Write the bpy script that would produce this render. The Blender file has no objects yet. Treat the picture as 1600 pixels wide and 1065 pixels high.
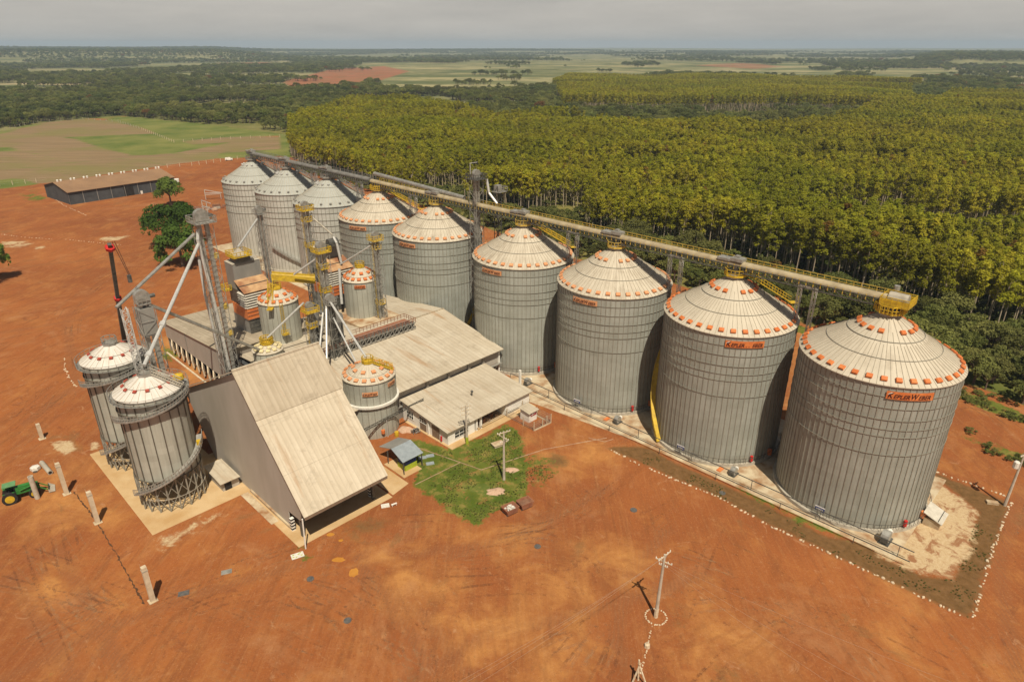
import bpy, math, random
import numpy as np
from mathutils import Vector, Matrix, noise
rad = math.radians
sc = bpy.context.scene
# ---------------- camera ----------------
CAM_H = 72.25; FPX = 1039.83; PIT = 0.417813
cam = bpy.data.cameras.new('camera'); camo = bpy.data.objects.new('camera', cam)
sc.collection.objects.link(camo); sc.camera = camo
cam.sensor_width = 36.0; cam.lens = 36.0*FPX/1600.0
cam.clip_start = 0.5; cam.clip_end = 60000
camo.location = (0, 0, CAM_H); camo.rotation_euler = (math.pi/2-PIT, 0, 0)
# ---------------- sun and sky ----------------
SUN_EL = rad(58.5); SUN_AZ = rad(104-180)      # the sun stands behind the camera, a little to the right
w = bpy.data.worlds.new('World'); sc.world = w; w.use_nodes = True
nt = w.node_tree; nt.nodes.clear()
def N(nt, typ, **kw):
    n = nt.nodes.new(typ)
    for k, v in kw.items():
        if k == 'i':
            for a, b in v.items():
                s = n.inputs[a]
                if isinstance(b, bpy.types.NodeSocket): nt.links.new(b, s)
                else: s.default_value = b
        else: setattr(n, k, v)
    return n
out = N(nt, 'ShaderNodeOutputWorld'); bg = N(nt, 'ShaderNodeBackground')
sky = N(nt, 'ShaderNodeTexSky', sky_type='NISHITA', sun_disc=False, sun_elevation=SUN_EL,
        sun_rotation=math.pi/2-SUN_AZ, air_density=1.0, dust_density=4.0, ozone_density=1.0, altitude=400)
tc = N(nt, 'ShaderNodeTexCoord')
mp = N(nt, 'ShaderNodeMapping', i={'Vector': tc.outputs['Generated'], 'Scale': (1.6, 1.6, 11)})
cn = N(nt, 'ShaderNodeTexNoise', i={'Vector': mp.outputs[0], 'Scale': 2.2, 'Detail': 7, 'Roughness': 0.6})
cr = N(nt, 'ShaderNodeMapRange', i={0: cn.outputs['Fac'], 1: 0.35, 2: 0.7, 3: 0.0, 4: 1.0})
cloud = N(nt, 'ShaderNodeMix', data_type='RGBA', i={0: cr.outputs[0], 6: (6.0, 5.55, 4.95, 1), 7: (4.7, 4.4, 4.0, 1)})
sx = N(nt, 'ShaderNodeSeparateXYZ', i={0: tc.outputs['Generated']})
up = N(nt, 'ShaderNodeMapRange', i={0: sx.outputs[2], 1: 0.12, 2: 0.75, 3: 0.9, 4: 0.25})
mix = N(nt, 'ShaderNodeMix', data_type='RGBA', i={0: up.outputs[0], 6: sky.outputs[0], 7: cloud.outputs[2]})
dk = N(nt, 'ShaderNodeMapRange', i={0: sx.outputs[2], 1: .07, 2: .40, 3: 1.0, 4: .34})
dm_ = N(nt, 'ShaderNodeVectorMath', operation='SCALE', i={0: mix.outputs[2], 3: dk.outputs[0]})
nt.links.new(dm_.outputs[0], bg.inputs[0]); bg.inputs[1].default_value = 0.10
nt.links.new(bg.outputs[0], out.inputs[0])
sl = bpy.data.lights.new('sun', 'SUN'); sl.energy = 5.0; sl.angle = rad(0.5); sl.color = (1.0, 0.90, 0.72)
so = bpy.data.objects.new('sun', sl); sc.collection.objects.link(so)
sd = Vector((math.cos(SUN_AZ)*math.cos(SUN_EL), math.sin(SUN_AZ)*math.cos(SUN_EL), math.sin(SUN_EL)))
so.rotation_euler = sd.to_track_quat('Z', 'Y').to_euler(); so.location = sd*200
vs = sc.view_settings; vs.view_transform = 'Standard'; vs.look = 'None'; vs.exposure = 0.0; vs.gamma = 1.0
sc.render.engine = 'CYCLES'; sc.cycles.volume_bounces = 0; sc.cycles.max_bounces = 6
sc.cycles.diffuse_bounces = 2; sc.cycles.transparent_max_bounces = 32

# ---------------- surveying: plant frame (v away-right, u away-left) and pixel -> ground ----------------
TH = rad(135.5); EU = Vector((math.cos(TH), math.sin(TH), 0)); EV = Vector((math.sin(TH), -math.cos(TH), 0))
ROT = TH-math.pi/2
FW = Vector((0, math.cos(PIT), -math.sin(PIT))); UP = Vector((0, math.sin(PIT), math.cos(PIT)))
def W(v, u, z=0.0): return EV*v+EU*u+Vector((0, 0, z))
def G(px, py, z=0.0):
    d = FW*FPX+Vector((1, 0, 0))*(px-800)+UP*(532.5-py)
    return Vector((0, 0, CAM_H))+d*((z-CAM_H)/d.z)
def VU(px, py, z=0.0):
    p = G(px, py, z); return p.dot(EV), p.dot(EU)
def GXY(P, z=0.0): return [tuple(G(x, y, z)[:2]) for x, y in P]
random.seed(5); rng = np.random.default_rng(5)

# ---------------- materials ----------------
def newmat(name):
    m = bpy.data.materials.new(name); m.use_nodes = True; t = m.node_tree; t.nodes.clear()
    o = N(t, 'ShaderNodeOutputMaterial'); b = N(t, 'ShaderNodeBsdfPrincipled'); t.links.new(b.outputs[0], o.inputs[0])
    return m, t, b
def noisy(name, c1, c2, scale=1.0, rough=0.7, metal=0.0, bump=0.0, detail=4, lo=.35, hi=.65, stretch=(1, 1, 1), spec=.3):
    m, t, b = newmat(name)
    g = N(t, 'ShaderNodeNewGeometry'); mp = N(t, 'ShaderNodeMapping', i={'Vector': g.outputs['Position'], 'Scale': stretch})
    n = N(t, 'ShaderNodeTexNoise', i={'Vector': mp.outputs[0], 'Scale': scale, 'Detail': detail, 'Roughness': .6})
    r = N(t, 'ShaderNodeMapRange', i={0: n.outputs[0], 1: lo, 2: hi})
    x = N(t, 'ShaderNodeMix', data_type='RGBA', i={0: r.outputs[0], 6: (*c1, 1), 7: (*c2, 1)})
    t.links.new(x.outputs[2], b.inputs['Base Color'])
    b.inputs['Roughness'].default_value = rough; b.inputs['Metallic'].default_value = metal
    b.inputs['Specular IOR Level'].default_value = spec
    if bump:
        bp = N(t, 'ShaderNodeBump', i={'Height': n.outputs[0], 'Strength': bump, 'Distance': .05}); t.links.new(bp.outputs[0], b.inputs['Normal'])
    return m
def math_(t, op, a, b=0.0, c=0.0, clamp=False):
    return N(t, 'ShaderNodeMath', operation=op, use_clamp=clamp, i={0: a, 1: b, 2: c}).outputs[0]
def mixc(t, f, a, b, bt='MIX'):
    return N(t, 'ShaderNodeMix', data_type='RGBA', blend_type=bt, i={0: f, 6: a, 7: b}).outputs[2]
def nz(t, vec, scale, detail=4, rough=.6, dist=0.0):
    return N(t, 'ShaderNodeTexNoise', i={'Vector': vec, 'Scale': scale, 'Detail': detail, 'Roughness': rough, 'Distortion': dist}).outputs[0]
def mr(t, v, a, b, c=0.0, d=1.0):
    return N(t, 'ShaderNodeMapRange', i={0: v, 1: a, 2: b, 3: c, 4: d}).outputs[0]

def galv_wall(name, base, streak, seed, corr=.11, rust=0.0):
    """corrugated galvanised sheet: UV = (arc metres, height metres)"""
    m, t, b = newmat(name)
    uv = N(t, 'ShaderNodeUVMap').outputs[0]; s = N(t, 'ShaderNodeSeparateXYZ', i={0: uv})
    U, V = s.outputs[0], s.outputs[1]
    br = N(t, 'ShaderNodeTexBrick', offset=.5, i={'Vector': uv, 'Color1': (0, 0, 0, 1), 'Color2': (1, 1, 1, 1), 'Mortar': (.3, .3, .3, 1),
           'Scale': 1.0, 'Mortar Size': .02, 'Bias': 0.0, 'Brick Width': 2.83, 'Row Height': 1.12})
    mp = N(t, 'ShaderNodeMapping', i={'Vector': uv, 'Location': (seed, seed*.7, 0), 'Scale': (1.1, .07, 1)}).outputs[0]
    n1 = nz(t, mp, 1.3, 6, .65); n2 = nz(t, uv, .12, 3)
    c = mixc(t, mr(t, n1, .35, .7), (*base, 1), (*streak, 1))
    c = mixc(t, mr(t, br.outputs[0], 0, 1, .0, .34), c, (base[0]*1.35, base[1]*1.35, base[2]*1.38, 1))
    c = mixc(t, mr(t, n2, .4, .65, 0, .35), c, (streak[0]*.8, streak[1]*.8, streak[2]*.8, 1))
    low = mr(t, V, 0.2, 2.4, .5, 0); c = mixc(t, math_(t, 'MULTIPLY', low, n1), c, (.26, .15, .075, 1))
    w1 = math_(t, 'SINE', math_(t, 'MULTIPLY', V, 2*math.pi/corr))
    c = mixc(t, mr(t, w1, -1, 1, 0, .28), c, (base[0]*.55, base[1]*.55, base[2]*.52, 1))
    t.links.new(c, b.inputs['Base Color'])
    bp = N(t, 'ShaderNodeBump', i={'Height': w1, 'Strength': .5, 'Distance': .012}); t.links.new(bp.outputs[0], b.inputs['Normal'])
    b.inputs['Metallic'].default_value = .12; b.inputs['Roughness'].default_value = .55
    return m
def cone_mat(name, base, dirt, amt, seed):
    """roof sheets: UV = (angle 0..1, distance from apex)"""
    m, t, b = newmat(name)
    uv = N(t, 'ShaderNodeUVMap').outputs[0]
    mp = N(t, 'ShaderNodeMapping', i={'Vector': uv, 'Location': (seed, seed, 0), 'Scale': (34, .16, 1)}).outputs[0]
    n1 = nz(t, mp, 1.5, 6, .7)
    mp2 = N(t, 'ShaderNodeMapping', i={'Vector': uv, 'Location': (seed*2, 0, 0), 'Scale': (9, .3, 1)}).outputs[0]
    n2 = nz(t, mp2, 1.0, 3)
    s = N(t, 'ShaderNodeSeparateXYZ', i={0: uv})
    wn = N(t, 'ShaderNodeTexWhiteNoise', noise_dimensions='1D', i={'W': math_(t, 'FLOOR', math_(t, 'MULTIPLY', s.outputs[0], 80.0))}).outputs[0]
    f = math_(t, 'MULTIPLY', mr(t, n1, .42, .72), mr(t, n2, .3, .65), clamp=True)
    f = math_(t, 'MULTIPLY', f, amt, clamp=True)
    c = mixc(t, f, (*base, 1), (*dirt, 1))
    c = mixc(t, math_(t, 'MULTIPLY', wn, .22), c, (base[0]*.62, base[1]*.62, base[2]*.62, 1))
    t.links.new(c, b.inputs['Base Color']); b.inputs['Roughness'].default_value = .55; b.inputs['Specular IOR Level'].default_value = .3
    return m
def sheet_roof(name, base, dirt, amt=.6, ang=ROT, period=.9, axis='v'):
    m, t, b = newmat(name)
    g = N(t, 'ShaderNodeNewGeometry').outputs['Position']
    mp = N(t, 'ShaderNodeMapping', i={'Vector': g, 'Rotation': (0, 0, -ang)}).outputs[0]
    s = N(t, 'ShaderNodeSeparateXYZ', i={0: mp}); a = s.outputs[0] if axis == 'v' else s.outputs[1]
    sc_ = (1.0, .09, .09) if axis == 'v' else (.09, 1.0, .09)
    mp2 = N(t, 'ShaderNodeMapping', i={'Vector': mp, 'Scale': sc_}).outputs[0]
    n1 = nz(t, mp2, .9, 6, .65); n2 = nz(t, mp, .16, 4); n3 = nz(t, mp, 2.5, 3)
    f = math_(t, 'MULTIPLY', mr(t, math_(t, 'ADD', n1, math_(t, 'MULTIPLY', n2, .8)), .75, 1.15), amt)
    c = mixc(t, f, (*base, 1), (*dirt, 1))
    w1 = math_(t, 'SINE', math_(t, 'MULTIPLY', a, 2*math.pi/period))
    c = mixc(t, mr(t, w1, .55, 1, 0, .30), c, (dirt[0]*.8, dirt[1]*.8, dirt[2]*.8, 1))
    wn = N(t, 'ShaderNodeTexWhiteNoise', noise_dimensions='1D', i={'W': math_(t, 'FLOOR', math_(t, 'MULTIPLY', a, 1/period))}).outputs[0]
    c = mixc(t, math_(t, 'MULTIPLY', wn, .25), c, (*dirt, 1))
    c = mixc(t, mr(t, nz(t, mp, .45, 6, .75, .8), .52, .72, 0, .55), c, (dirt[0]*.72, dirt[1]*.72, dirt[2]*.75, 1))
    c = mixc(t, mr(t, nz(t, mp2, .35, 5, .7, .4), .58, .70, 0, .65), c, (.34, .19, .085, 1))
    c = mixc(t, mr(t, n3, .6, .8, 0, .25), c, (.3, .2, .12, 1))
    s2_ = math_(t, 'FRACT', math_(t, 'MULTIPLY', s.outputs[1] if axis == 'v' else s.outputs[0], 1/6.1)); c = mixc(t, mr(t, s2_, .985, 1, 0, .5), c, (dirt[0]*.6, dirt[1]*.6, dirt[2]*.6, 1))
    t.links.new(c, b.inputs['Base Color']); b.inputs['Roughness'].default_value = .65; b.inputs['Specular IOR Level'].default_value = .25
    bp = N(t, 'ShaderNodeBump', i={'Height': w1, 'Strength': .35, 'Distance': .03}); t.links.new(bp.outputs[0], b.inputs['Normal'])
    return m
def foliage(name, c1, c2, c3, trans=.25):
    m, t, b = newmat(name)
    oi = N(t, 'ShaderNodeObjectInfo'); g = N(t, 'ShaderNodeNewGeometry')
    at = N(t, 'ShaderNodeAttribute', attribute_name='tone').outputs['Fac']
    big = nz(t, g.outputs['Position'], .012, 3)
    c = mixc(t, at, (*c1, 1), (*c2, 1))
    c = mixc(t, math_(t, 'MULTIPLY', oi.outputs['Random'], .55), c, (*c3, 1))
    c = mixc(t, mr(t, big, .45, .60, 0, .5), c, (c1[0]*.8, c1[1]*.95, c1[2]*1.1, 1))
    c = mixc(t, mr(t, nz(t, g.outputs['Position'], .006, 4), .5, .62, 0, .4), c, (c2[0]*.75, c2[1]*.6, c2[2]*.9, 1))
    rv = N(t, 'ShaderNodeTexWhiteNoise', noise_dimensions='1D', i={'W': math_(t, 'MULTIPLY', oi.outputs['Random'], 997.0)}).outputs[0]
    c = N(t, 'ShaderNodeVectorMath', operation='SCALE', i={0: c, 3: mr(t, rv, 0, 1, .62, 1.25)}).outputs[0]
    dry = math_(t, 'GREATER_THAN', oi.outputs['Random'], .993)
    c = mixc(t, math_(t, 'MULTIPLY', dry, .8), c, (.23, .10, .035, 1))
    t.links.new(c, b.inputs['Base Color']); b.inputs['Roughness'].default_value = .8; b.inputs['Specular IOR Level'].default_value = .1
    tr = N(t, 'ShaderNodeBsdfTranslucent', i={0: c}); ms = N(t, 'ShaderNodeMixShader', i={0: trans, 1: b.outputs[0], 2: tr.outputs[0]})
    t.links.new(ms.outputs[0], t.nodes['Material Output'].inputs[0])
    return m
M = {}
M['wallAs'] = [galv_wall('galvanised_wall', (.40*k, .415*k, .375*k), (.27*k, .28*k, .24*k), 3+7.3*i) for i, k in enumerate((.96, .98, 1.02, 1.06, 1.03, 1.0))]
M['wallB'] = galv_wall('galvanised_wall_pale', (.58, .58, .53), (.45, .45, .40), 9)
M['wallC'] = galv_wall('galvanised_wall_small', (.48, .485, .42), (.34, .335, .285), 17)
M['rib'] = noisy('stiffener_steel', (.24, .225, .185), (.31, .295, .25), 2, .55, .1)
M['ribC'] = noisy('stiffener_brown_steel', (.13, .115, .09), (.17, .155, .125), 2, .6, .3)
M['ringm'] = noisy('wind_ring_steel', (.24, .23, .19), (.32, .31, .26), 2, .5, .1)
M['roofO'] = [cone_mat('cream_silo_roof', (.56, .50, .40), (.20, .145, .09), a, s) for a, s in ((.5, 1), (.4, 5), (.85, 9), (1.0, 13), (1.0, 21), (.85, 30))]
M['roofW'] = cone_mat('white_silo_roof', (.40, .405, .37), (.29, .29, .26), .6, 40)
M['roofT'] = cone_mat('white_small_roof', (.66, .63, .58), (.50, .33, .20), .6, 50)
M['seam'] = noisy('roof_seam', (.33, .29, .22), (.42, .37, .29), 2, .6)
M['orange'] = noisy('orange_paint', (.52, .135, .035), (.66, .22, .07), .6, .55)
M['orange_faded'] = noisy('faded_orange_paint', (.58, .24, .10), (.68, .34, .17), .6, .65)
M['redvent'] = noisy('brick_red_paint', (.30, .05, .03), (.42, .09, .06), 3, .6)
M['yellow'] = noisy('yellow_paint', (.62, .42, .025), (.42, .27, .03), 1.2, .6)
M['yellow2'] = noisy('dusty_yellow_paint', (.60, .42, .08), (.42, .29, .06), 1.5, .6)
M['steel'] = noisy('galvanised_steel', (.28, .27, .24), (.42, .41, .38), 1.5, .45, .4)
M['dsteel'] = noisy('dark_steel', (.08, .08, .075), (.16, .155, .14), 1.5, .5, .4)
M['lsteel'] = noisy('bright_pipe', (.52, .52, .50), (.66, .65, .62), 1.5, .4, .3)
M['conc'] = noisy('concrete', (.46, .42, .35), (.34, .30, .24), .8, .85, 0, .2)
M['slab'] = noisy('dusty_concrete_slab', (.56, .40, .22), (.46, .29, .13), .22, .9, 0, .15, 8, .4, .68)
M['slabP'] = noisy('pale_concrete_slab', (.54, .45, .31), (.30, .155, .07), .30, .9, 0, .2, 8, .42, .66)
M['belt'] = noisy('beige_conveyor_cover', (.44, .37, .24), (.30, .24, .15), .6, .6)
M['gbelt'] = noisy('grey_conveyor_cover', (.17, .165, .15), (.26, .25, .23), .8, .55, .2)
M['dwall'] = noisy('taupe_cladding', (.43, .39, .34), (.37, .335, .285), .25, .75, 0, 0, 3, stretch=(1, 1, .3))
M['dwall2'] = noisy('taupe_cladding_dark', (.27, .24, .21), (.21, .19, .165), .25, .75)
M['droof'] = sheet_roof('cream_sheet_roof', (.60, .525, .41), (.42, .35, .25), .6)
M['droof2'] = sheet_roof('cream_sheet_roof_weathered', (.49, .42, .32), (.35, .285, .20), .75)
M['wroof'] = sheet_roof('beige_sheet_roof', (.56, .50, .40), (.38, .31, .22), .7, period=1.05)
M['hroof'] = sheet_roof('weathered_sheet_roof', (.47, .40, .30), (.28, .225, .155), .8, period=.8)
M['white'] = noisy('white_plaster', (.80, .78, .72), (.66, .60, .52), .5, .8, 0, 0, 6, .5, .8)
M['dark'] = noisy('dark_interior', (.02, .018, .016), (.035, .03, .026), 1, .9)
M['glass'] = noisy('window_glass', (.03, .035, .035), (.06, .06, .055), 1, .12)
M['wood'] = noisy('brown_door', (.26, .19, .13), (.20, .14, .10), 2, .7)
M['rust'] = noisy('rusty_sheet', (.50, .32, .17), (.27, .12, .06), .22, .8, 0, 0, 6, .42, .6)
M['rustT'] = noisy('rusty_steel', (.33, .15, .085), (.22, .09, .055), 1.2, .8)
M['grey'] = noisy('grey_cladding', (.24, .235, .22), (.30, .29, .265), .5, .6, .2, stretch=(1, 1, .3))
M['dgrey'] = noisy('dark_grey_cladding', (.055, .06, .066), (.085, .09, .095), .3, .7)
M['louver'] = noisy('louvre_sheet', (.60, .56, .48), (.48, .44, .37), 1, .6)
M['red'] = noisy('red_paint', (.55, .025, .02), (.42, .02, .02), 2, .5)
M['crimson'] = noisy('crimson_sign', (.38, .015, .03), (.30, .01, .02), 2, .5)
M['blue'] = noisy('blue_sign', (.03, .05, .25), (.02, .04, .18), 3, .5)
M['lime'] = noisy('lime_paint', (.38, .45, .03), (.30, .36, .03), 2, .6)
M['bluegrey'] = noisy('blue_grey_sheet', (.38, .43, .46), (.30, .34, .37), 1, .5, .2)
M['brownroof'] = noisy('brown_sheet_roof', (.30, .18, .10), (.235, .14, .08), .1, .8)
M['stone'] = noisy('whitewashed_stone', (.66, .58, .44), (.50, .36, .22), 2.5, .9)
M['pole'] = noisy('concrete_pole', (.52, .46, .38), (.40, .34, .27), 1, .85)
M['beam'] = noisy('precast_column', (.62, .52, .38), (.50, .40, .28), 1, .85)
M['black'] = noisy('black_rubber', (.02, .02, .02), (.035, .03, .028), 3, .7)
M['jgreen'] = noisy('green_tractor_paint', (.03, .16, .03), (.05, .22, .05), 2, .45)
M['puddle'] = noisy('muddy_water', (.46, .19, .03), (.52, .24, .045), .5, .25, spec=.5)
M['manhole'] = noisy('drain_cover', (.085, .08, .08), (.14, .13, .12), 2, .7)
M['wirem'] = noisy('aluminium_wire', (.40, .33, .26), (.32, .26, .2), 3, .5)
M['insul'] = noisy('white_insulator', (.75, .72, .66), (.6, .57, .5), 3, .4)
M['bark'] = noisy('eucalyptus_bark', (.34, .26, .18), (.48, .40, .30), .8, .9, stretch=(1, 1, .2))
M['bark2'] = noisy('brown_bark', (.10, .07, .05), (.16, .12, .09), 2, .9)
M['euc'] = foliage('eucalyptus_leaves', (.25, .26, .018), (.46, .45, .035), (.48, .38, .04), .5)
M['leaf'] = foliage('broadleaf_leaves', (.085, .115, .028), (.24, .265, .065), (.29, .26, .09), .42)
M['leaf2'] = foliage('mango_leaves', (.07, .13, .02), (.17, .27, .04), (.22, .26, .06), .35)
M['soil'] = noisy('scrap_brown', (.25, .13, .08), (.16, .08, .05), 1, .9)
M['kerbm'] = noisy('dusty_kerb', (.46, .33, .22), (.34, .20, .12), .8, .9)
M['gravel'] = noisy('pinkish_gravel', (.55, .38, .27), (.46, .30, .20), 3, .9, 0, .4)

# ---------------- mesh builder ----------------
C = sc.collection
class MB:
    def __init__(s): s.v = []; s.f = []; s.mi = []; s.uv = {}; s.smooth = False
    def add(s, vs, fs, mi=0):
        o = len(s.v); s.v += [tuple(p) for p in vs]
        for f in fs: s.f.append([o+i for i in f]); s.mi.append(mi)
        return s
    def box(s, c, d, rz=0, mi=0):
        x, y, z = c; a, b, h = d[0]/2, d[1]/2, d[2]/2; ca, sa = math.cos(rz), math.sin(rz)
        vs = [(x+px*a*ca-py*b*sa, y+px*a*sa+py*b*ca, z+pz*h) for pz in (-1, 1) for px, py in ((-1, -1), (1, -1), (1, 1), (-1, 1))]
        return s.add(vs, [(0, 3, 2, 1), (4, 5, 6, 7), (0, 1, 5, 4), (1, 2, 6, 5), (2, 3, 7, 6), (3, 0, 4, 7)], mi)
    def bb(s, x0, x1, y0, y1, z0, z1, mi=0): return s.box(((x0+x1)/2, (y0+y1)/2, (z0+z1)/2), (x1-x0, y1-y0, z1-z0), 0, mi)
    def tube(s, p, q, r, n=6, r2=None, mi=0, cap=True):
        p = Vector(p); q = Vector(q); d = q-p
        if d.length < 1e-6: return s
        d.normalize(); a = d.cross(Vector((0, 0, 1)) if abs(d.z) < .95 else Vector((1, 0, 0))).normalized(); b = d.cross(a)
        r2 = r if r2 is None else r2; vs = []
        for P, R in ((p, r), (q, r2)):
            vs += [P+(a*math.cos(2*math.pi*(i+.5)/n)+b*math.sin(2*math.pi*(i+.5)/n))*R for i in range(n)]
        fs = [(i, n+i, n+(i+1) % n, (i+1) % n) for i in range(n)]
        if cap: fs += [tuple(range(n)), tuple(range(2*n-1, n-1, -1))]
        return s.add(vs, fs, mi)
    def bar(s, p, q, w=.1, mi=0): return s.tube(p, q, w*.707, 4, None, mi)
    def path(s, P, r, n=5, mi=0):
        for a, b in zip(P[:-1], P[1:]): s.tube(a, b, r, n, None, mi)
        return s
    def lathe(s, cx, cy, prof, n=24, mi=0, a0=0):
        vs = []; k = len(prof)
        for i in range(n):
            a = a0+2*math.pi*i/n
            vs += [(cx+r*math.cos(a), cy+r*math.sin(a), z) for r, z in prof]
        fs = [(i*k+j, ((i+1) % n)*k+j, ((i+1) % n)*k+j+1, i*k+j+1) for i in range(n) for j in range(k-1)]
        return s.add(vs, fs, mi)
    def poly(s, P, z0, z1, mi=0):
        n = len(P)
        ar = sum(P[i][0]*P[(i+1) % n][1]-P[(i+1) % n][0]*P[i][1] for i in range(n))
        if ar < 0: P = P[::-1]
        vs = [(x, y, z0) for x, y in P]+[(x, y, z1) for x, y in P]
        return s.add(vs, [tuple(range(n-1, -1, -1)), tuple(range(n, 2*n))]+[(i, (i+1) % n, n+(i+1) % n, n+i) for i in range(n)], mi)
    def plate(s, P, t, mi=0):
        """a thin slab through 3-D points P (planar loop), thickness t along its normal"""
        P = [Vector(p) for p in P]; nrm = (P[1]-P[0]).cross(P[2]-P[1]).normalized()
        if nrm.z < 0: P = P[::-1]; nrm = -nrm
        n = len(P); vs = [p-nrm*t for p in P]+P
        return s.add(vs, [tuple(range(n-1, -1, -1)), tuple(range(n, 2*n))]+[(i, (i+1) % n, n+(i+1) % n, n+i) for i in range(n)], mi)
    def rail(s, P, h=1.05, r=.035, closed=False, step=1.5, mi=0, mid=True):
        P = [Vector(p) for p in P]
        if closed: P = P+[P[0]]
        U = Vector((0, 0, 1))
        for a, b in zip(P[:-1], P[1:]):
            s.bar(a+U*h, b+U*h, r*2, mi)
            if mid: s.bar(a+U*h*.5, b+U*h*.5, r*1.6, mi)
            n = max(1, int((b-a).length/step+.5))
            for i in range(n): s.bar(a.lerp(b, i/n), a.lerp(b, i/n)+U*h, r*2, mi)
        return s
    def lattice(s, x, y, z0, z1, w, r=.06, step=None, mi=0):
        step = step or w*1.3; h = w/2
        cs = [(x-h, y-h), (x+h, y-h), (x+h, y+h), (x-h, y+h)]
        for c in cs: s.bar((*c, z0), (*c, z1), r*2.2, mi)
        n = max(1, int((z1-z0)/step)); dz = (z1-z0)/n
        for k in range(n):
            for i in range(4):
                a, b = cs[i], cs[(i+1) % 4]
                if (k+i) % 2: a, b = b, a
                s.bar((*a, z0+k*dz), (*b, z0+(k+1)*dz), r*1.4, mi)
                s.bar((*cs[i], z0+k*dz), (*cs[(i+1) % 4], z0+k*dz), r*1.4, mi)
        return s
    def build(s, name, mats, parent=None, org=(0, 0, 0), smooth=False, uvs=None):
        me = bpy.data.meshes.new(name); V = np.array(s.v, dtype=np.float64)-np.array(org, dtype=np.float64)
        me.from_pydata([tuple(p) for p in V], [], s.f)
        for m in (mats if isinstance(mats, (list, tuple)) else [mats]): me.materials.append(m)
        if any(s.mi): me.polygons.foreach_set('material_index', s.mi)
        if smooth: me.polygons.foreach_set('use_smooth', [True]*len(s.f))
        if uvs is not None:
            ul = me.uv_layers.new(name='UVMap'); vi = np.empty(len(me.loops), dtype=np.int32); me.loops.foreach_get('vertex_index', vi)
            ul.data.foreach_set('uv', np.array(uvs, dtype=np.float32)[vi].ravel())
        me.update()
        o = bpy.data.objects.new(name, me); C.objects.link(o)
        if parent is not None: o.parent = parent
        return o
def tag(o, label=None, cat=None, group=None, kind=None):
    if label: o['label'] = label
    if cat: o['category'] = cat
    if group: o['group'] = group
    if kind: o['kind'] = kind
    return o
def root(name, label, cat, org, group=None):
    """an Empty at plant coordinates org = (v, u, z), turned into the plant frame"""
    o = bpy.data.objects.new(name, None); C.objects.link(o); o.empty_display_size = .3
    o.location = W(*org); o.rotation_euler = (0, 0, ROT)
    return tag(o, label, cat, group)
def wroot(name, label, cat, loc, rz=0, group=None):
    o = bpy.data.objects.new(name, None); C.objects.link(o); o.empty_display_size = .3
    o.location = loc; o.rotation_euler = (0, 0, rz)
    return tag(o, label, cat, group)
def solo(o, label, cat, org, group=None):
    o.location = W(*org); o.rotation_euler = (0, 0, ROT); return tag(o, label, cat, group)
KIDS = {}
def dup(src, loc, rz=None, label=None, scale=None):
    c = src.copy(); C.objects.link(c); c.location = loc
    if rz is not None: c.rotation_euler = (0, 0, rz)
    if scale: c.scale = (scale,)*3
    if label: c['label'] = label
    if src.name not in KIDS: KIDS[src.name] = list(src.children)
    for k in KIDS[src.name]:
        d = k.copy(); C.objects.link(d); d.parent = c
        if k.name not in KIDS: KIDS[k.name] = list(k.children)
        for g in KIDS[k.name]:
            e_ = g.copy(); C.objects.link(e_); e_.parent = d
    return c
def text_mesh(txt, size, shear=0.0, bold=.012, ext=.01):
    cu = bpy.data.curves.new('txt', 'FONT'); cu.body = txt; cu.size = size; cu.shear = shear; cu.offset = bold; cu.extrude = ext
    cu.align_x = 'CENTER'; cu.align_y = 'CENTER'; cu.resolution_u = 2
    o = bpy.data.objects.new('txt', cu); C.objects.link(o)
    bpy.context.view_layer.update()
    me = bpy.data.meshes.new_from_object(o.evaluated_get(bpy.context.evaluated_depsgraph_get()))
    C.objects.unlink(o); bpy.data.objects.remove(o); return me
HAZE = 9.5e-5
# ---------------- ground ----------------
def grow(a, b, d0, f, lim):
    r = [a]; d = d0
    while r[-1] < b: r.append(r[-1]+d); d = min(d*f, lim)
    return r
xs = sorted(set([round(-x, 3) for x in grow(100, 14000, 1.0, 1.035, 400)]+list(np.arange(-100, 120.01, .8))+grow(121, 14000, 1.0, 1.035, 400)))
ys = sorted(set([round(38-y, 3) for y in grow(1, 900, 2, 1.25, 200)]+list(np.arange(38, 230.01, .8))+grow(231, 15000, 1.0, 1.014, 300)))
X, Y = np.meshgrid(np.array(xs), np.array(ys)); nx, ny = len(xs), len(ys); PX = X.ravel(); PY = Y.ravel()
def ss(a, b, x): t = np.clip((x-a)/(b-a), 0, 1); return t*t*(3-2*t)
def vnoise(x, y, s, seed):
    """smooth value noise"""
    r = np.random.default_rng(seed); g = r.random((128, 128)); x = x/s+500; y = y/s+500
    xi = np.floor(x).astype(int); yi = np.floor(y).astype(int); fx = x-xi; fy = y-yi; fx = fx*fx*(3-2*fx); fy = fy*fy*(3-2*fy)
    a = g[xi % 128, yi % 128]; b = g[(xi+1) % 128, yi % 128]; c = g[xi % 128, (yi+1) % 128]; d = g[(xi+1) % 128, (yi+1) % 128]
    return (a*(1-fx)+b*fx)*(1-fy)+(c*(1-fx)+d*fx)*fy
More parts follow.
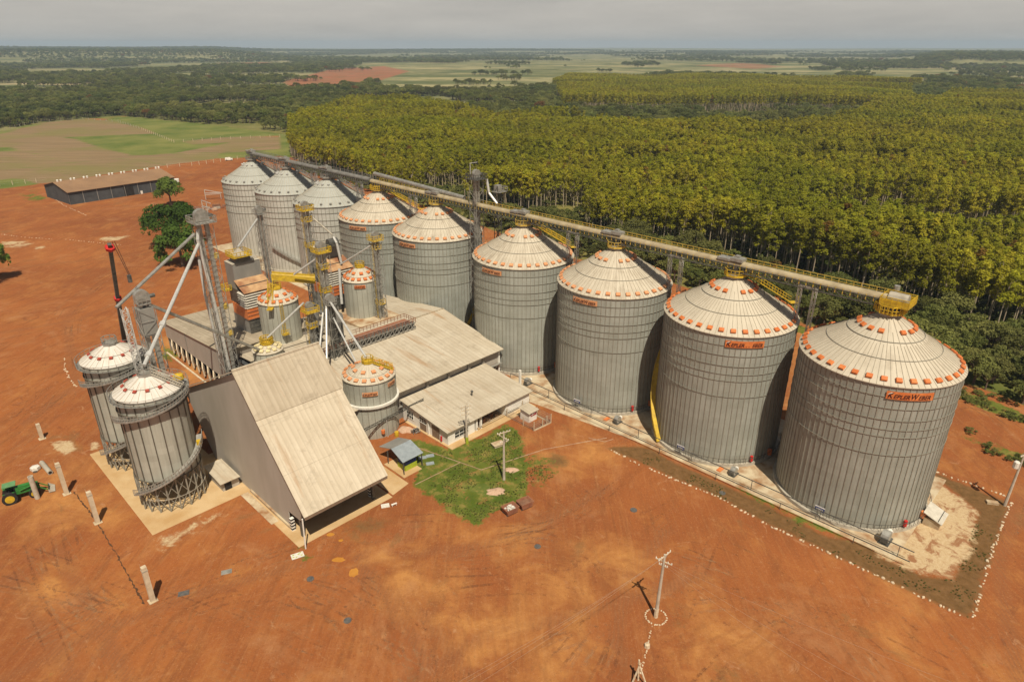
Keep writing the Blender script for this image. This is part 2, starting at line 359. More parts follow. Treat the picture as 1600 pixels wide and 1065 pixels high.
def terr(x, y):
    x = np.asarray(x, float); y = np.asarray(y, float); d = np.hypot(x, y); az = x/np.maximum(y, 1)
    h = ss(1200, 4000, d)*(vnoise(x, y, 1500, 1)*16+vnoise(x, y, 500, 2)*6-10)
    h = h+34*ss(3900, 4700, d)*(1-ss(7000, 9000, d))*ss(-.30, -.42, az)*(.95+.1*vnoise(x, y, 900, 3))
    h = h+30*ss(2900, 3500, d)*(1-ss(5500, 7000, d))*ss(.50, .62, az)*(.97+.06*vnoise(x, y, 700, 4))
    h = h+16*ss(6500, 7500, d)*(.5+.9*vnoise(x, y, 2500, 5))
    return h
PZ = terr(PX, PY)
def sdp(poly, x, y):
    """signed distance to a polygon, positive inside"""
    P = np.array(poly); n = len(P); dm = np.full(x.shape, 1e18); ins = np.zeros(x.shape, bool)
    for i in range(n):
        a = P[i]; b = P[(i+1) % n]; e = b-a; wx = x-a[0]; wy = y-a[1]
        t = np.clip((wx*e[0]+wy*e[1])/max(e@e, 1e-9), 0, 1); dm = np.minimum(dm, (wx-t*e[0])**2+(wy-t*e[1])**2)
        c = ((a[1] > y) != (b[1] > y)); xx = e[0]*(y-a[1])/(e[1] if abs(e[1]) > 1e-9 else 1e-9)+a[0]; ins ^= c & (x < xx)
    d = np.sqrt(dm); return np.where(ins, d, -d)
Lm = {k: np.zeros(PX.shape) for k in 'grass field fgreen ochre dark pale wild redfar wet track'.split()}
def paint(layer, px, soft=1.5, amt=1.0, world=False):
    P = px if world else GXY(px); d = sdp(P, PX, PY); Lm[layer] = np.maximum(Lm[layer], amt*np.clip(.5+d/(2*soft), 0, 1))
def line(layer, px, wd, soft=.5, amt=1.0):
    P = np.array(GXY(px)); dm = np.full(PX.shape, 1e9)
    for a, b in zip(P[:-1], P[1:]):
        e = b-a; t = np.clip(((PX-a[0])*e[0]+(PY-a[1])*e[1])/(e@e), 0, 1); dm = np.minimum(dm, np.hypot(PX-a[0]-t*e[0], PY-a[1]-t*e[1]))
    Lm[layer] = np.maximum(Lm[layer], amt*np.clip(.5+(wd/2-dm)/(2*soft), 0, 1))
WILD = [(-2600, 225), (-100, 225), (0, 206), (60, 192), (130, 186), (185, 181), (340, 196), (452, 211), (455, 243), (500, 268), (600, 300), (720, 342), (820, 378),
        (950, 418), (1060, 445), (1250, 503), (1400, 560), (1520, 602), (1600, 632), (1900, 760), (2600, 1000), (6000, 900), (9000, 71.05), (-9000, 71.05)]
paint('wild', WILD, 2.5)
paint('field', [(-300, 330), (0, 290), (75, 286), (270, 257), (345, 247), (455, 243), (452, 214), (345, 214), (272, 222), (222, 200), (185, 189), (130, 186), (60, 192), (0, 206), (-300, 240)], 2)
for P in ([(108, 214), (240, 209), (262, 214), (300, 226), (365, 222), (275, 239), (210, 243), (160, 232)], [(160, 186), (215, 182), (340, 198), (452, 212), (345, 215), (272, 222), (222, 200)],
          [(-60, 288), (30, 278), (60, 288), (-40, 300)], [(340, 240), (450, 232), (452, 243), (345, 248)], [(-60, 232), (10, 230), (20, 236), (-60, 240)]): paint('fgreen', P, 3)
for P in ([(0, 226), (95, 251)], [(50, 207), (110, 216), (200, 212)], [(0, 263), (60, 262), (110, 272)], [(90, 256), (200, 247), (262, 258)], [(262, 241), (350, 238), (440, 226)], [(200, 243), (290, 240)]): line('fgreen', P, 3.5, 2.0, .8)
line('fgreen', [(-100, 226), (0, 206), (60, 191), (130, 185), (185, 183), (340, 197), (452, 212), (458, 243)], 16, 5)
# lawn in front of the office and strips by the silos
paint('grass', [(642, 755), (655, 735), (630, 700), (645, 685), (700, 703), (735, 690), (790, 662), (808, 672), (822, 700), (828, 745), (822, 775), (795, 790), (745, 822), (705, 800)], 1.4, .9)
paint('grass', [(825, 700), (850, 715), (870, 735), (850, 760), (825, 770)], 2.5, .55)
paint('grass', [(448, 845), (470, 840), (500, 860), (500, 880), (470, 880)], 1, .7)
paint('grass', [(1150, 745), (1240, 790), (1330, 830), (1330, 850), (1240, 815), (1150, 765)], 1.4, .62)
paint('grass', [(1500, 610), (1560, 628), (1620, 655), (1620, 668), (1540, 640), (1500, 622)], 1.4, .9)
paint('grass', [(1500, 680), (1560, 690), (1620, 715), (1600, 730), (1540, 705)], 1.6, .55)
paint('grass', [(30, 305), (50, 296), (75, 305), (70, 315), (45, 316)], 3, .6)
paint('grass', [(255, 540), (285, 552), (275, 570), (250, 565)], 1.2, .6)
paint('grass', [(1236, 505), (1262, 512), (1258, 522), (1234, 515)], 1.0, .7)
paint('dark', [(948, 698), (1045, 742), (1120, 773), (1200, 818), (1300, 864), (1400, 911), (1514, 965), (1545, 877), (1575, 785), (1470, 742), (1450, 735), (1500, 775), (1530, 800), (1490, 905), (1440, 900), (1375, 870), (1358, 850), (1290, 838), (1200, 790), (1100, 745), (1010, 700)], 1.2, 1.1)
paint('dark', [(535, 815), (580, 800), (620, 810), (600, 835), (540, 850)], 2.2, .55)
paint('dark', [(1040, 955), (1080, 962), (1080, 985), (1045, 985)], 1.2, .5)
paint('dark', [(1105, 1035), (1160, 1030), (1170, 1070), (1110, 1075)], 1.5, .5)
paint('dark', [(860, 700), (900, 712), (890, 728), (845, 735)], 1.5, .5)
paint('dark', [(225, 500), (300, 470), (300, 520), (240, 540)], 3, .25)
for P in ([(1250, 0), (1251, 0), (1250, 1)],): pass
paint('pale', [(1455, 745), (1500, 775), (1530, 800), (1515, 860), (1490, 905), (1440, 895), (1375, 870), (1358, 850), (1400, 845), (1440, 810), (1442, 770)], 1.8, .95)
paint('pale', [(80, 690), (112, 687), (118, 705), (100, 712), (84, 700)], .9, .8)
paint('pale', [(135, 690), (160, 685), (160, 700), (140, 704)], .9, .7)
paint('pale', [(240, 840), (345, 795), (360, 800), (250, 865)], 1.5, .5)
paint('pale', [(0, 378), (30, 376), (50, 380), (30, 388), (0, 386)], 1.6, .7); paint('pale', [(50, 386), (68, 383), (70, 388), (55, 390)], 1, .7)
paint('pale', [(160, 371), (200, 368), (185, 376), (162, 376)], 1.5, .9)
paint('pale', [(715, 760), (745, 755), (775, 757), (790, 770), (775, 782), (760, 776), (740, 768)], .5, 1.0)
for P in ([(105, 700), (140, 725), (190, 790), (200, 830), (150, 825), (120, 760)], [(820, 690), (900, 668), (945, 690), (960, 720), (900, 740), (850, 715)], [(560, 830), (700, 900), (820, 960), (840, 1000), (700, 1030), (640, 960)],
          [(240, 500), (320, 520), (340, 580), (290, 600), (250, 560)], [(850, 850), (1000, 860), (1010, 900), (900, 900)], [(1380, 905), (1440, 930), (1400, 1000)], [(0, 760), (100, 730), (160, 800), (80, 850)], [(740, 835), (840, 830), (880, 870), (800, 880)],
          [(1080, 960), (1180, 1000), (1230, 1065), (1080, 1065)], [(880, 900), (960, 920), (900, 1065), (820, 1065)], [(1000, 880), (985, 930), (960, 920)], [(1250, 520), (1262, 525), (1235, 640), (1225, 640)], [(70, 880), (100, 890), (90, 935), (60, 930)]): paint('ochre', P, 4, .8)
paint('ochre', [(68, 896), (82, 892), (92, 925), (80, 935), (70, 915)], .8, 1.6)
paint('redfar', [(440, 128), (520, 108), (600, 104), (640, 112), (600, 124), (560, 138), (470, 142)], 10); paint('redfar', [(330, 97), (420, 97), (480, 102), (400, 103)], 25, .8)
paint('redfar', [(1080, 103), (1160, 98), (1230, 104), (1180, 108)], 20, .6)
for k, P in enumerate(([(0, 1065), (120, 1000), (300, 930), (470, 880)], [(20, 900), (60, 980), (120, 1065)], [(90, 860), (130, 930), (200, 1065)], [(560, 870), (600, 930), (690, 1065)], [(1000, 1065), (960, 1000), (980, 900), (1040, 830)],
          [(640, 1065), (760, 990), (900, 960), (1100, 900)], [(40, 660), (120, 600), (100, 500), (160, 440)], [(0, 420), (200, 400), (330, 380), (345, 300)], [(0, 330), (180, 320), (330, 260)], [(210, 460), (120, 500), (0, 520)], [(1600, 760), (1560, 880), (1590, 1065)],
          [(700, 870), (850, 820), (950, 760)], [(600, 870), (760, 850), (900, 790)], [(740, 1065), (660, 960), (560, 900)])):
    line('track', P, 2.4, .9, .9)
for P in ([(125, 780), (180, 860), (228, 940)],): pass
gm = bpy.data.meshes.new('ground'); nv = nx*ny
gm.vertices.add(nv); gm.vertices.foreach_set('co', np.stack([PX, PY, PZ], -1).ravel())
I = (np.arange(ny-1)[:, None]*nx+np.arange(nx-1)[None, :]).ravel(); Q = np.stack([I, I+1, I+nx+1, I+nx], -1)
gm.loops.add(Q.size); gm.loops.foreach_set('vertex_index', Q.ravel().astype(np.int32)); gm.polygons.add(len(Q))
gm.polygons.foreach_set('loop_start', np.arange(0, Q.size, 4, dtype=np.int32)); gm.polygons.foreach_set('loop_total', np.full(len(Q), 4, dtype=np.int32))
gm.polygons.foreach_set('use_smooth', np.ones(len(Q), bool)); gm.update(calc_edges=True)
for k, a in Lm.items(): gm.attributes.new(k, 'FLOAT', 'POINT').data.foreach_set('value', a.astype(np.float32))
gro = bpy.data.objects.new('ground', gm); C.objects.link(gro); tag(gro, 'rust red dirt yard running out to fields, plantations and far pasture', 'ground', kind='structure'); del gro['category']
m, t, b = newmat('ground_soil'); gm.materials.append(m)
P_ = N(t, 'ShaderNodeNewGeometry').outputs['Position']
def A(k): return N(t, 'ShaderNodeAttribute', attribute_name=k).outputs['Fac']
def rot(a, s): return N(t, 'ShaderNodeMapping', i={'Vector': P_, 'Rotation': (0, 0, rad(a)), 'Scale': s}).outputs[0]
n_big = nz(t, P_, .022, 5, .6, .6); n_mid = nz(t, P_, .11, 6, .62, .8); n_fine = nz(t, P_, .9, 5, .7); n_tiny = nz(t, P_, 5.0, 3, .7)
s1 = nz(t, rot(20, (.5, .045, .3)), 1.0, 6, .65, 1.2); s2 = nz(t, rot(-52, (.8, .06, .3)), 1.0, 5, .65, 1.8); s3 = nz(t, rot(80, (.7, .05, .3)), 1.0, 5, .6, 1.0)
edge = math_(t, 'ADD', math_(t, 'MULTIPLY', math_(t, 'SUBTRACT', n_fine, .5), .9), math_(t, 'MULTIPLY', math_(t, 'SUBTRACT', n_mid, .5), 1.3))
def K(k, w=.16, e=1.0):
    v = math_(t, 'ADD', A(k), math_(t, 'MULTIPLY', edge, e)); return mr(t, v, .5-w, .5+w)
c = mixc(t, mr(t, n_big, .38, .62), (.33, .112, .035, 1), (.245, .078, .027, 1))
c = mixc(t, mr(t, nz(t, P_, .009, 4), .46, .62, 0, .7), c, (.20, .062, .024, 1))
c = mixc(t, mr(t, n_mid, .45, .72, 0, .6), c, (.37, .145, .045, 1))
c = mixc(t, mr(t, s1, .50, .70, 0, .6), c, (.21, .078, .03, 1))
c = mixc(t, mr(t, s2, .52, .68, 0, .3), c, (.40, .19, .075, 1))
c = mixc(t, mr(t, s3, .55, .72, 0, .3), c, (.19, .065, .026, 1))
c = mixc(t, mr(t, nz(t, P_, .045, 7, .7, 2.0), .55, .75, 0, .65), c, (.42, .215, .10, 1))
wv = N(t, 'ShaderNodeTexWave', i={'Vector': rot(35, (1, 1, 1)), 'Scale': .045, 'Distortion': 30, 'Detail': 4, 'Detail Scale': .12}).outputs['Fac']
c = mixc(t, math_(t, 'MULTIPLY', mr(t, wv, .88, .98, 0, .6), mr(t, s1, .4, .6)), c, (.23, .08, .028, 1))
wt = N(t, 'ShaderNodeTexWave', i={'Vector': rot(10, (1, 1, 1)), 'Scale': .55, 'Distortion': 9, 'Detail': 2, 'Detail Scale': .3}).outputs['Fac']
trk = math_(t, 'MULTIPLY', mr(t, math_(t, 'ADD', A('track'), math_(t, 'MULTIPLY', math_(t, 'SUBTRACT', n_fine, .5), .8)), .3, .8), mr(t, wt, .3, .7, .3, .8))
c = mixc(t, trk, c, (.25, .10, .042, 1))
c = mixc(t, math_(t, 'MULTIPLY', K('ochre', .45), mr(t, n_mid, .36, .62, .15, .8)), c, (.52, .25, .078, 1))
warp = nz(t, P_, .012, 2, .5)
for ang_, per, k1, seed_ in ((28, 3.4, 160, 0.0), (-35, 2.6, 130, 31.0), (78, 4.2, 180, 77.0)):
    cx_ = N(t, 'ShaderNodeSeparateXYZ', i={0: rot(ang_, (1, 1, 1))}).outputs[1]
    q_ = math_(t, 'SINE', math_(t, 'MULTIPLY', math_(t, 'ADD', math_(t, 'ADD', cx_, seed_), math_(t, 'ADD', math_(t, 'MULTIPLY', warp, k1), math_(t, 'MULTIPLY', n_fine, .5))), 2*math.pi/per))
    pm = mr(t, nz(t, N(t, 'ShaderNodeMapping', i={'Vector': P_, 'Location': (seed_, seed_, 0), 'Rotation': (0, 0, rad(ang_)), 'Scale': (.012, .035, 1)}).outputs[0], 1.0, 3), .57, .70)
    c = mixc(t, math_(t, 'MULTIPLY', math_(t, 'MULTIPLY', mr(t, q_, .6, .97), pm), mr(t, n_fine, .38, .62, .0, .5)), c, (.20, .078, .032, 1))
    c = mixc(t, math_(t, 'MULTIPLY', math_(t, 'MULTIPLY', mr(t, q_, -.6, -.95), pm), mr(t, n_fine, .42, .65, .0, .25)), c, (.46, .24, .11, 1))
n_gr = nz(t, P_, 2.2, 6, .75); c = mixc(t, mr(t, n_gr, .55, .72, 0, .5), c, (.43, .215, .10, 1)); c = mixc(t, mr(t, n_gr, .45, .30, 0, .5), c, (.165, .06, .026, 1))
c = mixc(t, mr(t, nz(t, P_, .28, 7, .75, 1.5), .60, .68, 0, .55), c, (.45, .25, .13, 1))
c = mixc(t, mr(t, nz(t, P_, .19, 6, .72, 1.0), .38, .30, 0, .55), c, (.17, .06, .028, 1))
c = mixc(t, mr(t, nz(t, P_, .07, 6, .7, 1.0), .60, .66, 0, .45), c, (.20, .115, .05, 1))
c = mixc(t, mr(t, n_tiny, .62, .7, 0, .5), c, (.56, .36, .2, 1)); c = mixc(t, mr(t, n_tiny, .40, .30, 0, .5), c, (.13, .05, .02, 1))
c = mixc(t, math_(t, 'MULTIPLY', K('dark', .2), .95), c, mixc(t, mr(t, n_fine, .35, .65), (.115, .066, .025, 1), (.19, .105, .045, 1)))
c = mixc(t, K('pale', .12), c, mixc(t, mr(t, nz(t, P_, .33, 6, .7, 1.0), .50, .60, 0, .9), mixc(t, mr(t, n_gr, .35, .65), (.56, .44, .28, 1), (.44, .30, .16, 1)), (.27, .12, .055, 1)))
gcol = mixc(t, mr(t, nz(t, P_, .25, 5), .35, .65), (.065, .12, .014, 1), (.15, .185, .032, 1)); gcol = mixc(t, mr(t, n_tiny, .35, .65, 0, .5), gcol, (.06, .07, .015, 1))
gcol = mixc(t, mr(t, nz(t, P_, .5, 6, .7), .52, .62, 0, .7), gcol, (.26, .20, .06, 1)); gcol = mixc(t, mr(t, nz(t, P_, .35, 6, .7, 1), .57, .66, 0, .8), gcol, (.28, .13, .05, 1))
c = mixc(t, math_(t, 'MULTIPLY', K('grass', .10, 1.25), .95), c, gcol)
row = math_(t, 'SINE', math_(t, 'MULTIPLY', N(t, 'ShaderNodeSeparateXYZ', i={0: rot(20, (1, 1, 1))}).outputs[1], 2.2))
fcol = mixc(t, mr(t, nz(t, rot(20, (.02, .2, 1)), 1.0, 4), .35, .65), (.21, .145, .08, 1), (.29, .20, .115, 1)); fcol = mixc(t, mr(t, row, -1, 1, 0, .3), fcol, (.17, .12, .06, 1))
fcol = mixc(t, mr(t, nz(t, P_, .015, 5), .45, .62, 0, .75), fcol, (.19, .17, .06, 1))
c = mixc(t, K('field', .1, .3), c, fcol)
c = mixc(t, K('fgreen', .15, .25), c, mixc(t, mr(t, nz(t, P_, .03, 5), .35, .65), (.10, .135, .03, 1), (.20, .20, .06, 1)))
# far land: pasture, scrub and clearings
far = mixc(t, mr(t, nz(t, rot(8, (.0016, .006, 1)), 1.0, 6, .6), .42, .60), (.12, .135, .05, 1), (.34, .30, .15, 1))
far = mixc(t, mr(t, nz(t, rot(-6, (.0009, .004, 1)), 1.7, 4), .60, .68, 0, .8), far, (.42, .33, .19, 1))
far = mixc(t, mr(t, nz(t, P_, .012, 6, .7), .45, .65, 0, .7), far, (.06, .08, .028, 1))
yy = N(t, 'ShaderNodeVectorMath', operation='LENGTH', i={0: P_}).outputs['Value']
under = mixc(t, mr(t, n_mid, .4, .65), (.13, .125, .035, 1), (.22, .19, .06, 1)); under = mixc(t, mr(t, nz(t, P_, .05, 4), .5, .68, 0, .7), under, (.09, .12, .025, 1))
wild = mixc(t, mr(t, yy, 560, 1100), under, far)
c = mixc(t, K('wild', .12, .5), c, wild)
c = mixc(t, math_(t, 'MULTIPLY', K('redfar', .2, .7), .85), c, mixc(t, mr(t, nz(t, P_, .03, 4), .4, .6), (.36, .115, .06, 1), (.25, .12, .06, 1)))
t.links.new(c, b.inputs['Base Color']); b.inputs['Roughness'].default_value = .95; b.inputs['Specular IOR Level'].default_value = .08
hgt = math_(t, 'ADD', math_(t, 'MULTIPLY', n_fine, .10), math_(t, 'ADD', math_(t, 'MULTIPLY', n_tiny, .03), math_(t, 'MULTIPLY', s2, .03)))
bp = N(t, 'ShaderNodeBump', i={'Height': hgt, 'Strength': .6, 'Distance': .6}); t.links.new(bp.outputs[0], b.inputs['Normal'])

# slabs and kerbs
def slab(name, P, z0, z1, m, label, org=None):
    o = MB().poly(P, z0, z1).build(name, m); tag(o, label, kind='structure'); return o
def pw(L): return [tuple(W(v, u)[:2]) for v, u in L]
slab('pavement', pw([(20.3, 134.4), (20.3, 101.3), (36.4, 101.3), (36.4, 134.4)]), -.2, .06, M['slab'], 'sandy concrete apron under the two raised silos')
slab('floor', pw([(35.4, 81.8), (53.4, 81.8), (53.4, 118), (35.4, 118)]), -.2, .05, M['slab'], 'concrete floor of the truck unloading bay')
slab('path', pw([(35.0, 90), (36.3, 90), (36.3, 101.2), (35.0, 101.2)]), -.2, .09, M['slabP'], 'narrow concrete strip along the unloading bay wall')
slab('apron', pw([(94.5, 92.5), (98.3, 62), (98.3, 14), (127, 14), (127, 262), (98.3, 262), (98.3, 152), (101, 140), (101, 118), (101, 100)]), -.2, .04, M['slabP'], 'long pale concrete apron under the row of storage silos')
slab('terrace', pw([(58.2, 84.8), (62.3, 84.8), (62.3, 91), (58.2, 91)]), -.2, .12, M['slab'], 'concrete base below the grey roofed shelter')
slab('porch', pw([(70.4, 85.6), (94.6, 85.6), (94.6, 101), (70.4, 101)]), -.2, .12, M['slab'], 'concrete plinth around the white office')
slab('driveway', pw([(53.8, 82.2), (57.8, 83), (57.8, 92), (53.8, 92)]), -.2, .045, M['slab'], 'broken sandy concrete strip between bay and shelter')
for i, P in enumerate(([(649, 757), (720, 722)], [(628, 690), (655, 700), (752, 734), (850, 702), (948, 684)], [(920, 684), (945, 690), (958, 686)])):
    mb = MB(); Pg = [G(*q) for q in P]
    for a, b_ in zip(Pg[:-1], Pg[1:]): mb.bar(a+Vector((0, 0, .03)), b_+Vector((0, 0, .03)), .12)
    tag(mb.build('kerb', M['kerbm']), ['straight pale kerb crossing the lawn in front of the shelter', 'long pale kerb bending round the lawn behind the lone pole', 'short pale kerb hooking round beside the stone line'][i], kind='structure')

# ---------------- storage silos ----------------
def ringtube(mb, cx, cy, R, z, r, n=72, a0=0, a1=2*math.pi, mi=0):
    P = [(cx+R*math.cos(a0+(a1-a0)*i/n), cy+R*math.sin(a0+(a1-a0)*i/n), z) for i in range(n+1)]
    return mb.path(P, r, 4, mi)
def wall_part(par, R, z0, z1, mw, mrib, nrib=80, n=160, ribd=.09):
    mb = MB(); uvs = []
    for i in range(n+1):
        a = 2*math.pi*i/n
        for z in (z0, z1): mb.v.append((R*math.cos(a), R*math.sin(a), z)); uvs.append((a*R, z))
    for i in range(n): mb.f.append([2*i, 2*i+2, 2*i+3, 2*i+1]); mb.mi.append(0)
    for k in range(nrib):
        a = 2*math.pi*(k+.5)/nrib; mb.box(((R+ribd/2)*math.cos(a), (R+ribd/2)*math.sin(a), (z0+z1)/2), (ribd, .13, z1-z0-.02), a, 1)
    uvs += [(0, 0)]*(len(mb.v)-len(uvs))
    return mb.build('wall', [mw, mrib], par, (0, 0, 0), uvs=uvs)
def cone_part(par, R0, z0, R1, z1, mroof, nseam=80, n=160, sw=.10, sh=.08):
    mb = MB(); uvs = []; L = math.hypot(R0-R1, z1-z0)
    for i in range(n+1):
        a = 2*math.pi*i/n
        for r, z, d in ((R0, z0-.12, L+.2), (R0, z0, L), (R1, z1, 0)): mb.v.append((r*math.cos(a), r*math.sin(a), z)); uvs.append((i/n, d))
    for i in range(n):
        for j in (0, 1): mb.f.append([3*i+j, 3*i+3+j, 3*i+4+j, 3*i+1+j]); mb.mi.append(0)
    sl = (z1-z0)/(R0-R1)
    for k in range(nseam):
        a = 2*math.pi*(k+.5)/nseam; Rin = R1 if k % 4 == 0 else (R1+(R0-R1)*.22 if k % 2 == 0 else R1+(R0-R1)*.42)
        ca, sa = math.cos(a), math.sin(a)
        mb.bar((R0*ca, R0*sa, z0+sh*.3), (Rin*ca, Rin*sa, z0+(R0-Rin)*sl+sh*.3), sw*.75, 1)
    uvs += [(0, 0)]*(len(mb.v)-len(uvs))
    return mb.build('roof', [mroof, M['seam']], par, uvs=uvs)
def vent_mesh(kind):
    mb = MB()
    if kind == 'round': mb.lathe(0, 0, [(.30, 0), (.30, .32), (.42, .36), (.36, .52), (.02, .62)], 10)
    else:
        a, b_, h = kind; mb.bb(-a/2*.85, a/2*.85, -b_/2*.85, b_/2*.85, 0, h*.6)
        mb.v += [(-a/2, -b_/2, h*.5), (a/2, -b_/2, h*.5), (a/2, b_/2, h*.5), (-a/2, b_/2, h*.5), (-a/2*.8, -b_/2*.8, h), (a/2*.8, -b_/2*.8, h), (a/2*.8, b_/2*.8, h), (-a/2*.8, b_/2*.8, h)]
        o = 8; mb.f += [[o+4, o+5, o+6, o+7]]+[[o+i, o+(i+1) % 4, o+4+(i+1) % 4, o+4+i] for i in range(4)]+[[o+3, o+2, o+1, o]]; mb.mi += [0]*6
    return mb
VM = {}
def vents(par, R0, z0, R1, z1, rr, cnt, kind, mat, a0=0, skip=(), name='roof_vent'):
    key = (str(kind), mat.name)
    if key not in VM:
        o = vent_mesh(kind).build('roof_vent', mat); VM[key] = o.data; bpy.data.objects.remove(o)
    sl = math.atan2(z1-z0, R0-R1); z = z0+(R0-rr)*math.tan(sl)
    for k in range(cnt):
        if k in skip: continue
        a = a0+2*math.pi*k/cnt; o = bpy.data.objects.new(name, VM[key]); C.objects.link(o); o.parent = par
        o.location = (rr*math.cos(a), rr*math.sin(a), z+.03); o.rotation_euler = Matrix.Rotation(a, 3, 'Z').to_euler() if kind == 'round' else (Matrix.Rotation(a, 3, 'Z')@Matrix.Rotation(sl, 3, 'Y')).to_euler()
TXT = {}
def sign(par, R, ang, z, wd, txt='KEPLER WEBER', mat='orange', name='sign_board', worn=False, h=None):
    """a board bent along the wall; ang in the silo's own frame"""
    h = h or wd*.19; mb = MB(); n = 6; da = wd/R
    for i in range(n+1):
        a = ang-da/2+da*i/n
        for r in (R+.18, R+.26):
            for zz in (z-h/2, z+h/2): mb.v.append((r*math.cos(a), r*math.sin(a), zz))
    for i in range(n):
        o, q = 4*i, 4*i+4; mb.f += [[o+2, q+2, q+3, o+3], [o+0, o+1, q+1, q+0], [o+1, o+3, q+3, q+1], [o, q, q+2, o+2]]; mb.mi += [0]*4
    mb.f += [[0, 2, 3, 1], [4*n, 4*n+1, 4*n+3, 4*n+2]]; mb.mi += [0, 0]
    s = mb.build(name, M[mat], par)
    # lettering: big initials, small capitals, dark brown italic
    parts = [('K', 1.0, -.41), ('EPLER', .72, -.185), ('W', 1.0, .085), ('EBER', .72, .30)]
    if worn: parts = [('K', 1.0, -.41), ('EPLER', .72, -.185), ('.', .72, .03), ('.', .72, .10), ('EBER', .72, .32)]
    LB = MB()
    for tx, k, fx in parts:
        if tx not in TXT: TXT[tx] = text_mesh(tx, 1.0, .25, .022, .0)
        me = TXT[tx]; vs = np.array([v.co for v in me.vertices]); x0, x1 = vs[:, 0].min(), vs[:, 0].max(); y0, y1 = vs[:, 1].min(), vs[:, 1].max()
        fw = {'K': .12, 'EPLER': .335, 'W': .16, 'EBER': .275, '.': .03}[tx]*wd; fh = h*.74*(1 if k == 1 else .74)*(1 if tx != '.' else .2)
        out_ = []
        for x, y, _ in vs:
            X_ = ((x-x0)/(x1-x0)-.5)*fw+fx*wd; Y_ = (y-y0)/(y1-y0)*fh-h*.37; a = ang+X_/R; r = R+.285
            out_.append((r*math.cos(a), r*math.sin(a), z+Y_))
        LB.add(out_, [list(p.vertices) for p in me.polygons])
    LB.build('lettering', M['dletter'], s)
    a = ang-.455*wd/R; r = R+.29; LB = MB(); pts = [(-.035, .05), (.03, .36), (.085, .40), (.03, .22)]
    LB.add([(r*math.cos(a+x*wd/R), r*math.sin(a+x*wd/R), z+y*h) for x, y in pts], [(0, 3, 2, 1)]); LB.build('letter_flash', M['white'], s)
    return s
M['dletter'] = noisy('dark_brown_letters', (.045, .012, .012), (.07, .02, .015), 3, .6)
def octo(R, z, n=8, a0=.39): return [(R*math.cos(a0+2*math.pi*i/n), R*math.sin(a0+2*math.pi*i/n), z) for i in range(n)]
def top_platform(par, z, R, mat, name='top_platform', big=False):
    mb = MB(); P = octo(R, 0); mb.poly([p[:2] for p in P], z-.12, z); o = mb.build(name, mat, par)
    r = MB().rail(octo(R-.05, z), 1.15, .05, True, 1.0); r.add([(x, y, z+dz) for x, y, _ in octo(R-.02, 0) for dz in (0, .28)], [(2*i, (2*i+2) % 16, (2*i+3) % 16, 2*i+1) for i in range(8)])
    r.build('railing', mat, o); return o
def stair_flight(par, p, q, mat, wd=.9, name='roof_stair'):
    p, q = Vector(p), Vector(q); d = (q-p); hz = Vector((d.x, d.y, 0)).normalized(); s = Vector((-hz.y, hz.x, 0))*wd/2; mb = MB()
    for sg in (-1, 1): mb.bar(p+s*sg, q+s*sg, .16)
    n = max(3, int(d.length/.35))
    for i in range(n): c_ = p.lerp(q, (i+.5)/n); mb.box(c_, (.28, wd, .05), math.atan2(hz.y, hz.x))
    o = mb.build(name, mat, par)
    r = MB()
    for sg in (-1, 1): r.rail([p+s*sg, q+s*sg], 1.1, .045, False, 1.4)
    r.build('handrail', mat, o); return o
def PXANG(u, v0, R, z, px):
    """angle in the plant frame of the wall point of a silo seen at image column px (visible side)"""
    best = None
    for k in range(0, 720):
        a = 2*math.pi*k/720; p = W(v0+R*math.cos(a), u+R*math.sin(a), z)
        n_ = (W(math.cos(a), math.sin(a))).normalized()
        if n_.dot(Vector((0, 0, CAM_H))-p) < 0: continue
        d = p-Vector((0, 0, CAM_H)); x = 800+FPX*d.x/d.dot(FW)
        if best is None or abs(x-px) < best[0]: best = (abs(x-px), a)
    return best[1]
V0 = 112.2
ords = {26.2: 'nearest orange vented silo at the right end of the row, beside the cabinet', 52.6: 'second orange vented silo from the right, with worn lettering and yellow roof stair', 79.5: 'third orange vented silo from the right, without any roof stair',
        106.5: 'fourth orange vented silo from the right, with streaked brown roof, behind the office', 138.6: 'fifth orange vented silo from the right, just left of the dark lift tower', 165.1: 'leftmost orange vented silo, next to the three white roofed ones'}
